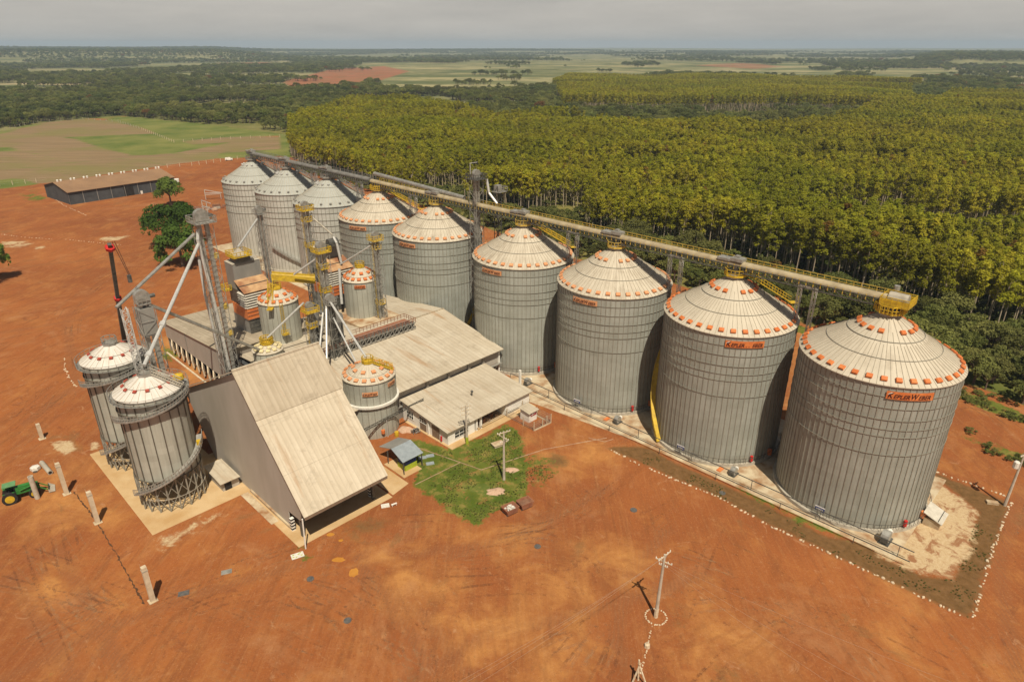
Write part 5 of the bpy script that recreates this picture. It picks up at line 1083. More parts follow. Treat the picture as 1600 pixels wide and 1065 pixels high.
# ---------------- tractor ----------------
a = G(17, 786); b2 = G(52, 776); hd = math.atan2(b2.y-a.y, b2.x-a.x); r_ = wroot('tractor', 'green tractor with yellow wheels, flat green canopy and front loader', 'tractor', (a.x, a.y+1.0, 0), hd); r_.scale = (1.15, 1.15, 1.15)
mb = MB(); mb.poly([(.4, -.45), (3.1, -.42), (3.35, -.3), (3.35, .3), (3.1, .42), (.4, .45)], 1.0, 1.95); mb.bb(-.5, .6, -.5, .5, .7, 1.15); mb.bb(.5, 3.05, -.36, .36, 1.95, 2.15); mb.build('body', M['jgreen'], r_)
MB().bb(3.35, 3.42, -.28, .28, .95, 1.65).build('grille', M['black'], r_)
for s in (-1, 1):
    w_ = MB().tube((-.35, s*.72, .95), (-.35, s*1.25, .95), .98, 22).build('wheel', M['black'], r_); mb = MB(); mb.tube((-.35, s*1.22, .95), (-.35, s*1.3, .95), .6, 18); mb.build('rim', M['yellow'], w_)
    w_ = MB().tube((2.65, s*.62, .68), (2.65, s*1.05, .68), .7, 20).build('wheel', M['black'], r_); MB().tube((2.65, s*1.03, .68), (2.65, s*1.1, .68), .42, 16).build('rim', M['yellow'], w_)
    mb = MB(); mb.bb(-1.1, .35, s*.72-.2, s*.72+.3*s+.2, 1.72, 1.82); mb.build('mudguard', M['jgreen'], r_)
    mb = MB(); mb.path([(1.0, s*.6, 1.6), (2.7, s*.6, 2.0), (4.0, s*.6, .8), (4.5, s*.6, .45)], .09, 6); mb.build('loader_arm', M['jgreen'], r_)
for x in (-.7, .45):
    for y in (-.5, .5): MB().bar((x, y, 1.1), (x, y, 2.75), .07).build('canopy_post', M['black'], r_)
MB().bb(-.95, .75, -.72, .72, 2.72, 2.82).build('canopy', noisy('pale_green_canopy', (.10, .24, .10), (.14, .29, .13), 2), r_)
mb = MB(); mb.bb(-.35, .1, -.25, .25, 1.15, 1.35); mb.bb(-.42, -.32, -.25, .25, 1.3, 1.8); mb.build('seat', M['black'], r_); MB().tube((.45, 0, 1.7), (.4, 0, 1.85), .2, 10).build('steering_wheel', M['black'], r_)
mb = MB(); mb.add([(4.4, -1.0, .15), (4.4, 1.0, .15), (4.4, 1.0, .8), (4.4, -1.0, .8), (5.2, -1.0, .12), (5.2, 1.0, .12)], [(0, 1, 2, 3), (0, 4, 5, 1), (1, 5, 2), (0, 3, 4)]); mb.build('bucket', M['conc'], r_)
# ---------------- mobile crane ----------------
p = G(196, 640); tip = G(170.5, 378, 42.5); r_ = wroot('mobile_crane', 'telescopic crane with grey boom and red bands behind the farther raised silo', 'crane', (p.x+1.5, p.y+3, 0), 1.2)
mb = MB(); mb.bb(-4.2, 4.2, -1.25, 1.25, .9, 1.7); mb.bb(2.4, 4.2, -1.2, 1.2, 1.7, 3.0); mb.build('chassis', M['red'], r_)
for x in (-3.2, -1.6, 1.4, 3.0):
    for s in (-1, 1): MB().tube((x, s*.9, .6), (x, s*1.3, .6), .6, 14).build('wheel', M['black'], r_)
MB().bb(-2.4, .6, -1.1, 1.1, 1.75, 3.0).build('turret', M['grey'], r_)
Mi = (Matrix.Translation(r_.location)@Matrix.Rotation(1.2, 4, 'Z')).inverted(); A0 = Vector((-1, 0, 3.0)); T0 = Mi@tip
for i, (f0, f1, rr) in enumerate(((0, .4, .62), (.38, .70, .52), (.68, .99, .42))): MB().tube(A0.lerp(T0, f0), A0.lerp(T0, f1), rr, 4).build('boom_section', M['dsteel'], r_)
for f in (.40, .69, .97): MB().tube(A0.lerp(T0, f-.006), A0.lerp(T0, f+.006), .68 if f < .9 else .8, 6).build('red_band', M['red'], r_)
hk = T0+Vector((1.3, -1.0, -6.0)); mb = MB(); mb.bar(T0+Vector((.3, -.3, 0)), hk, .06); mb.bar(T0+Vector((.6, -.5, 0)), hk+Vector((.2, 0, 0)), .06); mb.build('hoist_rope', M['black'], r_); MB().tube(hk, hk-Vector((0, 0, 1.3)), .35, 8).build('hook_block', M['dsteel'], r_)
# ---------------- power poles ----------------
def pole(px, py, h, lab, arms=((.3, 0.78, 2.2), (1.5, -.75, 1.9)), base=None, lean=(0, 0), tf=False, r=.2):
    p = G(px, py); r_ = wroot('power_pole', lab, 'pole', p, 0, 'concrete power poles'); L = Vector((lean[0], lean[1], h))
    MB().tube((0, 0, -.2), L, r*1.35, 8, r*.75).build('shaft', M['pole'], r_)
    if base: MB().tube((0, 0, -.1), L*(1.5/h), r*1.5, 8).build('painted_foot', M[base], r_)
    for dz, ang, ln in arms:
        c_ = L*((h-dz)/h); d = Vector((math.cos(ang), math.sin(ang), 0))*ln/2; s = MB().bar(c_-d, c_+d, .13).build('crossarm', M['beam'], r_)
        for k in (-.95, -.5, .5, .95): q = c_+d*k; mb = MB(); mb.lathe(q.x, q.y, [(.03, q.z), (.09, q.z+.06), (.05, q.z+.15), (.09, q.z+.2), (.02, q.z+.32)], 6); mb.build('insulator', M['insul'], s)
        MB().bar(c_+d*.6+Vector((0, 0, 0)), c_-Vector((0, 0, .7)), .05).build('arm_brace', M['steel'], r_)
    if tf: q = L*.80; mb = MB(); mb.lathe(q.x-.9, q.y-.2, [(0, q.z-.6), (.45, q.z-.6), (.45, q.z+.5), (.3, q.z+.65), (0, q.z+.65)], 10); mb.build('transformer', M['insul'], r_); MB().bar(q-Vector((.9, .2, 0)), q, .12).build('transformer_bracket', M['dsteel'], r_)
    return p
P1 = pole(787.5, 749, 10.2, 'pale power pole with two crossarms standing alone on the lawn', ((.2, .5, 2.6), (1.3, -.8, 2.4), (2.2, .5, 1.4)))
P2 = pole(730, 692.5, 8.6, 'power pole with a yellow painted foot against the office corner', ((.2, .5, 2.4), (1.0, .5, 2.4), (1.9, .5, 2.4)), 'lime', (-.1, 0))
P3 = pole(1024.5, 963, 11.0, 'power pole with a whitewashed foot inside a ring of painted stones', ((.3, .75, 2.7), (1.2, -.62, 2.3), (1.9, -.62, 1.2)), 'stone', (.25, 0))
P4 = pole(1569.5, 789.5, 10.6, 'tall power pole with a transformer at the right edge of the picture', ((.4, .5, 2.2),), None, (.3, .1), True)
p = G(812.5, 606); r_ = wroot('service_post', 'plain white square post beside the office roof, near the fourth silo', 'post', p, ROT); MB().bb(-.22, .22, -.22, .22, 0, 4.6).build('shaft', M['white'], r_); MB().bb(-.35, .35, -.35, .35, 0, .15).build('footing', M['slabP'], r_)
p = G(997, 1062); r_ = wroot('braced_post', 'white braced wooden posts at the bottom edge, end of the stone line', 'post', p)
for q in ((-.9, -.6), (.9, -.9), (.2, .9)): MB().bar((*q, 0), (-.15*q[0], -.15*q[1], 2.9), .16).build('brace', M['stone'], r_)
MB().bar((0, 0, 0), (-.1, .1, 3.4), .18).build('post', M['stone'], r_)
# wires
top3 = P3+Vector((.25, 0, 10.7))
def wire(a, b_, sag, lab, grp):
    mb = MB(); a = Vector(a); b_ = Vector(b_); P = [a.lerp(b_, t_)-Vector((0, 0, sag*4*t_*(1-t_))) for t_ in [i/24 for i in range(25)]]; mb.path([p-a for p in P], .009, 4)
    o = mb.build('power_line', M['wirem']); o.location = a; tag(o, lab, 'power line', grp)
for k in (-1.1, -.3, 1.0):
    dv = Vector((math.cos(.75)*k, math.sin(.75)*k, 0)); wire(top3+dv, G(655+k*22, 1110, 9.5), .8, 'thin pale power line sagging from the ringed pole toward the bottom left', 'lines to the bottom left')
for k in (-1.1, -.4, 1.0):
    dv = Vector((math.cos(.62)*k, -math.sin(.62)*k, -.9)); wire(top3+dv+Vector((0, 0, -.1)), G(1500+k*70, 1120+k*-25, 9.0), .7, 'thin pale power line sagging from the ringed pole toward the bottom right', 'lines to the bottom right')
# ---------------- drain covers, puddles, oddments ----------------
for i, (x, y, rr) in enumerate(((485, 904, .45), (543, 969, .45), (840, 853.5, .45), (990, 796.5, .5), (1128.5, 770, .48))):
    o = MB().lathe(0, 0, [(0, .06), (rr*.82, .06), (rr*.82, .10), (rr*1.15, .10), (rr*1.2, .0)], 20).build('drain_cover', M['manhole']); o.location = G(x, y)
    tag(o, ['round grey drain cover left of the orange puddles', 'round grey drain cover near the bottom, below the orange puddles', 'round drain cover on the dirt below the two skips', 'round drain cover on the dirt facing the third silo', 'round drain cover inside the stone line by the second silo'][i], 'drain', 'round drain covers in the yard')
for i, (x, y) in enumerate(((287, 926.5), (354, 893))):
    o = MB().bb(-.6, .6, -.35, .35, 0, .08).bb(-.75, .75, -.48, .48, 0, .05).build('drain_plate', M['manhole'] if i == 0 else M['steel']); o.location = G(x, y); o.rotation_euler = (0, 0, .35)
    tag(o, ['rectangular grey plate on the dirt right of the nearest column', 'small pale plate in the dirt above the nearest column'][i], 'drain plate')
for i, (x, y, a_, b_) in enumerate(((516.5, 834.5, .6, .4), (532.5, 844, .4, .3), (529, 874, .95, .55), (553, 894, .7, .95), (472, 781, .1, .1))):
    if i > 3: continue
    r2 = random.Random(i); Pn = [(a_*(1+.18*r2.uniform(-1, 1))*math.cos(k*.45), b_*(1+.18*r2.uniform(-1, 1))*math.sin(k*.45)) for k in range(14)]
    o = MB().poly(Pn, 0.0, .025).build('puddle', M['puddle']); o.location = G(x, y)
    tag(o, ['muddy orange puddle closest to the truck bay', 'smallest muddy orange puddle, second from the truck bay', 'third muddy orange puddle from the truck bay', 'largest muddy orange puddle, farthest from the truck bay'][i], 'puddle', 'orange puddles')
p = G(465, 868); r_ = wroot('fallen_panel', 'pale yellow patterned panel lying on grass near the truck bay pole', 'panel', p, .5); MB().bb(-.95, .95, -.6, .6, .05, .13).build('board', M['insul'], r_)
for x, y in ((-.6, .3), (-.2, -.3), (.2, .2), (.6, -.25), (.5, .4), (-.65, -.2)): MB().bb(x-.14, x+.14, y-.08, y+.08, .13, .15).build('green_mark', M['lime'], r_)
o = MB().bb(-.7, .7, -.5, .5, 0, .12).build('concrete_tile', M['insul']); o.location = G(602, 790); o.rotation_euler = (0, 0, .3); tag(o, 'square pale concrete tile at the right corner of the truck bay slab', 'tile')
o = MB().bb(-.5, .5, -.14, .14, .3, .42).bb(-.42, -.34, -.1, .1, 0, .3).bb(.34, .42, -.1, .1, 0, .3).build('bench', M['white']); o.location = G(616, 789.5); o.rotation_euler = (0, 0, .6); tag(o, 'small white bench right of the truck bay slab', 'bench')
for i, (x, y, s) in enumerate(((797, 800, 1), (820, 791, 0))):
    r_ = wroot('skip_container', ['rusty skip with white rubble inside, left of the pair', 'rusty empty looking skip, right of the pair'][i], 'skip', G(x, y), .62 if i == 0 else .58, 'rusty skips by the lawn')
    mb = MB(); P0 = [(-1.0, -.85), (1.0, -.85), (1.0, .85), (-1.0, .85)]; T0_ = [(-1.3, -.95), (1.3, -.95), (1.3, .95), (-1.3, .95)]
    mb.add([(x_, y_, .25) for x_, y_ in P0]+[(x_, y_, 1.25) for x_, y_ in T0_]+[(x_*.93, y_*.93, 1.25) for x_, y_ in T0_]+[(x_*.93, y_*.93, .75) for x_, y_ in P0], [(3, 2, 1, 0)]+[(j, (j+1) % 4, 4+(j+1) % 4, 4+j) for j in range(4)]+[(4+j, 4+(j+1) % 4, 8+(j+1) % 4, 8+j) for j in range(4)]+[(8+j, 8+(j+1) % 4, 12+(j+1) % 4, 12+j) for j in range(4)]+[(12, 13, 14, 15)])
    mb.build('hull', M['rustT'], r_); mb = MB(); mb.bb(-1.1, 1.1, -.7, -.5, 0, .25); mb.bb(-1.1, 1.1, .5, .7, 0, .25); mb.build('skid', M['dsteel'], r_)
    if i == 0:
        r2 = random.Random(3); mb = MB()
        for k in range(26): mb.box((r2.uniform(-.75, .75), r2.uniform(-.55, .55), .85+r2.uniform(0, .3)), (r2.uniform(.15, .4), r2.uniform(.15, .35), .2), r2.uniform(0, 3))
        mb.build('rubble', M['insul'], r_)
    else: MB().bb(-.9, .9, -.7, .7, .8, .9).build('lid', M['soil'], r_)
def blob(name, lab, cat, px, py, sx_, sy, h, mat, seed, n=9):
    r2 = random.Random(seed); mb = MB(); k = 14
    prof_ = [(1.0, 0), (.9, .35), (.62, .75), (.28, .97), (0.02, 1.0)]
    for i in range(k):
        a = 2*math.pi*i/k; j = 1+r2.uniform(-.2, .2)
        mb.v += [(sx_*r*j*math.cos(a), sy*r*j*math.sin(a), h*z*(1+r2.uniform(-.15, .15))) for r, z in prof_]
    for i in range(k):
        for q in range(4): mb.f.append([i*5+q, ((i+1) % k)*5+q, ((i+1) % k)*5+q+1, i*5+q+1]); mb.mi.append(0)
    o = mb.build(name, mat); o.location = G(px, py); tag(o, lab, cat); return o
blob('sand_heap', 'low heap of pale pinkish sand on the lawn below the lone pole', 'heap', 775, 768, 1.7, 1.2, .35, M['gravel'], 1)
o = MB().bb(-1.1, 1.1, -.7, .7, .1, .5).bb(-1.2, 1.2, -.8, .8, .5, .6).build('concrete_cistern', M['slabP']); o.location = G(778, 696); o.rotation_euler = (0, 0, .55); tag(o, 'pale concrete cistern box in the grass behind the lone pole', 'cistern')
blob('rubble_heap', 'ring of pinkish rubble at the foot of the lone pole', 'heap', 799, 734, 1.3, .8, .35, M['gravel'], 2)
for i, (x, y) in enumerate(((646, 722), (658, 717), (654, 712))): 
    o = MB().bb(-.75, .75, -.45, .45, 0, .12).build('paving_panel', M['bluegrey']); o.location = G([672, 660, 672][i], [721, 712, 709][i]+3); o.rotation_euler = (0, 0, .3); tag(o, ['blue-grey sheet lying nearest the lawn, right of the shelter', 'blue-grey sheet lying closest to the shelter', 'blue-grey sheet lying highest, toward the office'][i], 'sheet', 'sheets lying by the shelter')
r_ = wroot('yellow_drum', 'bright yellow drum behind the shelter', 'drum', G(620, 681)); MB().lathe(0, 0, [(0, 0), (.42, 0), (.45, .5), (.42, 1.0), (0, 1.0)], 12).build('shell', M['yellow'], r_)
blob('sand_heap', 'orange-brown soil heap between the squat silo and the office', 'heap', 634, 672, 1.8, 1.2, .7, M['gravel'], 5)
r_ = wroot('scrap_heap', 'jumbled grey pipes and machine parts against the office side wall', 'scrap', G(650, 676), .5); r2 = random.Random(9)
for k in range(14): MB().bar((r2.uniform(-1, 1), r2.uniform(-.7, .7), r2.uniform(0, .8)), (r2.uniform(-1, 1), r2.uniform(-.7, .7), r2.uniform(.1, 1.2)), r2.uniform(.06, .18)).build('scrap_piece', M[r2.choice(['steel', 'dsteel', 'lsteel'])], r_)
r_ = wroot('scrap_heap', 'brown crates and drums stored in the open porch of the office', 'scrap', W(82, 88.6, .1), ROT)
for v, u, s, mt in ((-2, 0, .9, 'wood'), (-.4, .3, 1.0, 'soil'), (1.0, -.1, .8, 'wood'), (2.2, .6, .9, 'soil'), (3.4, 0, .7, 'wood')): MB().box((v, u, s/2), (s, s, s), r2.uniform(0, 1)).build('crate', M[mt], r_)
def blower(u, v, lab, org_px=None, s=1.0):
    r_ = root('aeration_blower', lab, 'blower', (v, u, 0), 'blowers at the silo feet'); r_.scale = (s, s, s)
    MB().bb(-1.0, 1.0, -.6, .6, 0, .15).build('skid', M['dsteel'], r_); MB().tube((-.2, -.45, .95), (-.2, .45, .95), .75, 16).build('fan_housing', M['steel'], r_)
    MB().tube((.3, 0, .9), (1.05, 0, .9), .42, 12).build('motor', M['insul'], r_); mb = MB(); mb.add([(-1.0, -.4, .3), (-1.0, .4, .3), (-1.0, .4, 1.0), (-1.0, -.4, 1.0), (-.3, -.4, .2), (-.3, .4, .2), (-.3, .4, 1.2), (-.3, -.4, 1.2)], [(0, 3, 2, 1), (4, 5, 6, 7), (0, 1, 5, 4), (2, 3, 7, 6), (1, 2, 6, 5), (3, 0, 4, 7)]); mb.build('duct', M['dsteel'], r_)
for (px, py), lab, s in (((1383, 845), 'grey aeration blower at the foot of the nearest silo', 1.3), ((1146, 741), 'grey aeration blower in front of the second silo', 1.0), ((965, 660), 'grey aeration blower in front of the third silo', 1.0), ((825, 600), 'grey aeration blower in front of the fourth silo', 1.0)):
    v, u = VU(px, py); blower(u, v, lab, None, s)
for i, (px, py) in enumerate(((1125, 734), (948, 655))):
    v, u = VU(px, py); o = MB().bb(-.7, .7, -.4, .4, 0, .18).build('orange_mat', M['orange']); solo(o, ['orange mat on the slab before the second silo', 'orange mat on the slab before the third silo'][i], 'mat', (v, u, .05))
v, u = VU(1458, 815); r_ = root('fan_cabinet', 'ribbed beige fan cabinet with sloping lid beside the nearest silo', 'cabinet', (v, u, 0))
mb = MB(); mb.bb(-1.8, 1.8, -1.2, 1.2, 0, 1.4); mb.build('body', M['slabP'], r_); mb = MB(); mb.plate([(-2.0, -1.5, 1.3), (2.0, -1.5, 1.3), (2.0, 1.4, 2.4), (-2.0, 1.4, 2.4)], .12); mb.build('lid', M['louver'], r_)
mb = MB(); mb.bb(-1.9, 1.9, -.9, -.8, 1.5, 1.62); mb.build('lid_trim', M['dsteel'], r_)
p = G(1550, 786); o = MB().bb(-.9, .9, -.4, .4, 0, .4).build('concrete_block', M['slabP']); o.location = p; o.rotation_euler = (0, 0, -.25); tag(o, 'pale concrete block near the foot of the transformer pole', 'block')
# ---------------- whitewashed stones ----------------
sm = []
for k in range(5):
    r2 = random.Random(k); mb = MB(); nn_ = 8
    for i in range(nn_): a = 2*math.pi*i/nn_; j = r2.uniform(.75, 1.2); mb.v += [(.26*j*math.cos(a), .2*j*math.sin(a), 0), (.24*j*math.cos(a), .18*j*math.sin(a), .14*r2.uniform(.8, 1.2)), (.1*j*math.cos(a), .08*j*math.sin(a), .21*r2.uniform(.9, 1.1))]
    for i in range(nn_):
        for q in (0, 1): mb.f.append([3*i+q, 3*((i+1) % nn_)+q, 3*((i+1) % nn_)+q+1, 3*i+q+1]); mb.mi.append(0)
    mb.f.append([3*i+2 for i in range(nn_)]); mb.mi.append(0); o = mb.build('painted_stone', M['stone']); sm.append(o.data); bpy.data.objects.remove(o)
def stones(px, step, lab, grp, jit=.18, closed=False, smin=.8, smax=1.6):
    P = [G(*q) if not isinstance(q, Vector) else q for q in px]; r2 = random.Random(len(lab))
    if closed: P.append(P[0])
    L = sum((b_-a).length for a, b_ in zip(P[:-1], P[1:])); n = int(L/step); i = 0; acc = 0
    for k in range(n):
        s = (k+.5)*step+r2.uniform(-.25, .25)*step; q = 0; t_ = s
        while q < len(P)-2 and t_ > (P[q+1]-P[q]).length: t_ -= (P[q+1]-P[q]).length; q += 1
        if r2.random() < .12 and not closed: continue
        e = (P[q+1]-P[q]).normalized(); p = P[q]+e*t_+Vector((r2.uniform(-jit, jit), r2.uniform(-jit, jit), 0))
        o = bpy.data.objects.new('painted_stone', r2.choice(sm)); C.objects.link(o); o.location = p; o.rotation_euler = (0, 0, r2.uniform(0, 6)); s_ = r2.uniform(smin, smax); o.scale = (s_*.8, s_*.62, s_*.7)
        tag(o, lab, 'stone', grp)
stones([(952, 702), (1000, 726), (1045, 745), (1120, 775), (1200, 820), (1300, 866), (1400, 913), (1514, 967)], .68, 'whitewashed stone in the long border line in front of the silos', 'long stone border before the silos')
stones([(1519, 967), (1534, 915), (1545, 875), (1565, 822), (1582, 780)], .62, 'whitewashed stone in the border line running to the transformer pole', 'right stone border')
stones([(1463, 737), (1500, 750), (1540, 763), (1578, 778)], .75, 'whitewashed stone in the short border line behind the nearest silo', 'rear stone border')
cen = G(1025, 963); stones([cen+Vector((1.45*math.cos(a), 1.45*math.sin(a), 0)) for a in np.linspace(0, 2*math.pi, 24)[:-1]], .36, 'whitewashed stone in the ring around the power pole foot', 'stone ring around the pole', .02, True, .7, .95)
stones([(1019, 976), (1012, 1008), (1005, 1035), (999, 1055)], .42, 'whitewashed stone in the line leading down from the pole ring', 'stone line below the pole', .05, False, .5, .9)
stones([(101, 560), (103, 580), (112, 596), (120, 606)], 1.0, 'whitewashed stone in the short line left of the raised silos', 'stone line left of the raised silos')
o = MB().lathe(0, 0, [(0, 0), (.4, 0), (.36, .5), (.1, .62), (0, .62)], 7).build('white_boulder', M['stone']); o.location = G(1011, 1010); tag(o, 'large white boulder in the line below the pole ring', 'boulder')
stones([(0, 366), (40, 371), (86, 374)], 1.6, 'whitewashed stone in the left line across the far yard', 'far yard stone line left'); stones([(102, 374), (160, 380), (195, 383)], 1.6, 'whitewashed stone in the right line across the far yard', 'far yard stone line right')
stones([(74, 303), (100, 321), (136, 337)], 1.8, 'whitewashed stone in the line beside the far hangar', 'stone line by the hangar')
# ---------------- fences in the fields ----------------
def fence(px, step, h, lab, mat='stone'):
    P = [G(*q) for q in px]; r_ = wroot('field_fence', lab, 'fence', P[0]); n = 0; wr = MB(); off = P[0]
    for a, b_ in zip(P[:-1], P[1:]):
        for z in (h*.45, h*.9): wr.bar(a-off+Vector((0, 0, z)), b_-off+Vector((0, 0, z)), .05)
        k = max(1, int((b_-a).length/step))
        for i in range(k): 
            if n >= 99: break
            p = a.lerp(b_, i/k)-off; MB().bar(p, p+Vector((0, 0, h)), .28).build('post', M[mat], r_); n += 1
    wr.build('wire', M['conc'], r_)
fence([(-60, 298), (0, 291), (40, 287), (74, 283)], 5, 2.4, 'white post fence left of the far hangar'); fence([(262, 262), (300, 259), (345, 253), (384, 247)], 5, 2.4, 'white post fence between the far hangar and the white roofed silos')
fence([(-80, 216), (0, 205), (60, 192), (130, 187), (185, 191), (222, 203)], 9, 2.4, 'long post fence along the crest of the ploughed field', 'conc'); fence([(222, 203), (250, 214), (272, 223), (345, 218), (452, 214)], 7, 2.2, 'long post fence below the dark grove at the back of the field', 'stone')
# far yard oddments
r_ = wroot('box_trailer', 'white box trailer behind the single round tree', 'trailer', G(269, 290), .35); MB().bb(-4, 4, -1.2, 1.2, 1, 3.6).build('box', M['white'], r_)
for x in (-3, -2, 2.6): MB().tube((x, -1.2, .5), (x, 1.2, .5), .5, 10).build('wheel', M['black'], r_)
r_ = wroot('parked_van', 'small white van parked by the field fence', 'van', G(358, 251), .3); MB().poly([(-2.4, -.9), (1.6, -.9), (2.4, -.75), (2.4, .75), (1.6, .9), (-2.4, .9)], .5, 1.5).build('body', M['white'], r_); MB().bb(-2.2, 1.2, -.8, .8, 1.5, 2.1).build('cabin', M['white'], r_); MB().bb(1.2, 1.5, -.75, .75, 1.3, 1.9).build('windscreen', M['glass'], r_)
for x in (-1.5, 1.5): MB().tube((x, -.92, .4), (x, .92, .4), .4, 10).build('wheel', M['black'], r_)
r_ = wroot('scrap_heap', 'rusty steel beams and bins stacked left of the farthest silo', 'scrap', G(334, 326), .5); r2 = random.Random(4)
for k in range(26): x, y = r2.uniform(-9, 9), r2.uniform(-5, 5); MB().box((x, y, .5), (r2.uniform(1.5, 5), r2.uniform(.4, 1.4), r2.uniform(.4, 1.3)), r2.uniform(-.6, .3)).build('scrap_piece', M[r2.choice(['soil', 'rustT', 'gravel', 'dsteel', 'conc'])], r_)
r_ = wroot('steel_frame', 'pale steel roof frame lying behind the tallest tower', 'frame', G(322, 312), 0)
for a, b_ in (((0, 0, 0), (0, 0, 5)), ((0, 0, 5), (7, 2, 3.2)), ((0, 0, 3.4), (8, 2, 3.2)), ((0, 0, 2.6), (7, 2, 2.6)), ((7, 2, 0), (7, 2, 3.4))): MB().bar(a, b_, .25).build('frame_bar', M['lsteel'], r_)
p = G(353, 388); o = MB().bb(-3.2, 3.2, -2, 2, 0, .35).build('concrete_slab', M['slab']); o.location = W(66, 166, 0); o.rotation_euler = (0, 0, ROT); tag(o, 'sandy concrete corner slab behind the left dryer', 'slab'); 
for i, (px, py) in enumerate(((633.5, 288), (897, 375), (1204, 450), (1478, 560))):
    p = G(px, py+18) ; r_ = wroot('lamp_post', 'thin lamp post behind the conveyor, '+['behind the fifth silo', 'above the fourth silo roof', 'behind the second silo', 'behind the nearest silo'][i], 'lamp post', W(124.5, (150, 100, 48, 22)[i]), 0, 'lamp posts behind the silos'); MB().tube((0, 0, 0), (0, 0, 9.0), .12, 6, .08).build('post', M['pole'], r_); MB().bb(-.1, .9, -.15, .15, 8.9, 9.15).build('lamp_head', M['insul'], r_)
# ---------------- vegetation ----------------
def foliage_mesh(name, seed, clumps, leaf, n, mat, flat=.7, up=.5):
    """many small leaf cards scattered round clump centres [(x, y, z, r)]"""
    g = np.random.default_rng(seed); Cc = np.array(clumps); vol = Cc[:, 3]**2; k = g.choice(len(Cc), n, p=vol/vol.sum())
    d = g.normal(size=(n, 3)); d /= np.linalg.norm(d, axis=1)[:, None]; d[:, 2] = np.where((d[:, 2] < -.2) & (g.random(n) < .7), -d[:, 2], d[:, 2])
    rr = Cc[k, 3]*(.55+.5*g.random(n)); p = Cc[k, :3]+d*rr[:, None]*np.array([1, 1, flat])
    nrm = d*.8+g.normal(size=(n, 3))*.45+np.array([0, 0, up]); nrm /= np.linalg.norm(nrm, axis=1)[:, None]
    a = np.cross(nrm, g.normal(size=(n, 3))); a /= np.linalg.norm(a, axis=1)[:, None]; b_ = np.cross(nrm, a)
    s = leaf*(.6+.8*g.random(n))[:, None]
    v = np.stack([p-a*s*.5-b_*s*.28, p+a*s*.55-b_*s*.2, p+a*s*.4+b_*s*.45, p-a*s*.45+b_*s*.3], 1).reshape(-1, 3)
    me = bpy.data.meshes.new(name); me.vertices.add(4*n); me.vertices.foreach_set('co', v.ravel()); me.loops.add(4*n); me.loops.foreach_set('vertex_index', np.arange(4*n, dtype=np.int32))
    me.polygons.add(n); me.polygons.foreach_set('loop_start', np.arange(0, 4*n, 4, dtype=np.int32)); me.polygons.foreach_set('loop_total', np.full(n, 4, dtype=np.int32))
    tone = np.clip(g.random(len(Cc))[k]*.6+.4*g.random(n), 0, 1); me.attributes.new('tone', 'FLOAT', 'POINT').data.foreach_set('value', np.repeat(tone, 4).astype(np.float32))
    me.materials.append(mat); me.update(calc_edges=True); return me
def euc_parts(seed, n=700, h=17.0):
    g = random.Random(seed); cl = []
    zc = h-4.4
    for k in range(g.randint(13, 17)):
        t_ = g.random(); z = zc-4.6+8.0*t_; R_ = 1.7*(1-.7*max(0, t_-.35)); a = g.uniform(0, 6.3); q = g.uniform(.1, 1)*R_
        cl.append((q*math.cos(a), q*math.sin(a), z, g.uniform(.7, 1.2)))
    cl.append((0, 0, h-.9, 1.0)); me = foliage_mesh('crown', seed, cl, .42, n, M['euc'], .8, .95)
    mb = MB(); P = [Vector((0, 0, 0)), Vector((g.uniform(-.2, .2), g.uniform(-.2, .2), h*.5)), Vector((g.uniform(-.3, .3), g.uniform(-.3, .3), h-1.2))]
    mb.tube(P[0], P[1], .17, 6, .12, cap=False); mb.tube(P[1], P[2], .12, 5, .03, cap=False)
    for k in range(6): z = h*g.uniform(.5, .88); a = g.uniform(0, 6.3); mb.tube((0, 0, z), (1.3*math.cos(a), 1.3*math.sin(a), z+1.3), .05, 3, .02, cap=False)
    o = mb.build('trunk', M['bark']); tm = o.data; bpy.data.objects.remove(o); return me, tm
def broad_parts(seed, R_=4.5, h=9.5, n=1900, leaf=.42, mat='leaf', low=.52):
    g = random.Random(seed); cl = []
    for k in range(int(16+R_*3)):
        a = g.uniform(0, 6.3); t_ = math.sqrt(g.random()); q = R_*t_*.85; z = h*low+h*(.9-low)*math.sqrt(max(0, 1-t_*t_))*g.uniform(.55, 1.05)
        cl.append((q*math.cos(a), q*math.sin(a), z, R_*g.uniform(.2, .34)))
    me = foliage_mesh('crown', seed, cl, leaf, n, M[mat], .75, .3)
    mb = MB(); mb.tube((0, 0, -.2), (.2, 0, h*.4), .06*R_+.1, 7, .04*R_, cap=False)
    for k in range(7): a = 6.283*k/7+g.uniform(-.3, .3); mb.tube((.2, 0, h*.36), (R_*.6*math.cos(a), R_*.6*math.sin(a), h*g.uniform(.6, .78)), .03*R_+.04, 5, .04, cap=False)
    o = mb.build('trunk', M['bark2']); tm = o.data; bpy.data.objects.remove(o); return me, tm
EU_ = [euc_parts(100+i) for i in range(7)]
BR_ = [broad_parts(200+i, (4.2, 5.0, 3.6, 4.6, 5.4)[i], (8.5, 10, 7.5, 9, 11)[i]) for i in range(5)]
BU_ = [broad_parts(300+i, (2.4, 1.8, 3.0)[i], (4.0, 3.0, 4.6)[i], 480, .42) for i in range(3)]
MG_ = [broad_parts(400, 9.5, 12.5, 7500, .55, 'leaf2', .4), broad_parts(401, 5.4, 8.6, 4200, .45, 'leaf2', .22), broad_parts(402, 6.8, 10.5, 5200, .5, 'leaf2', .15)]
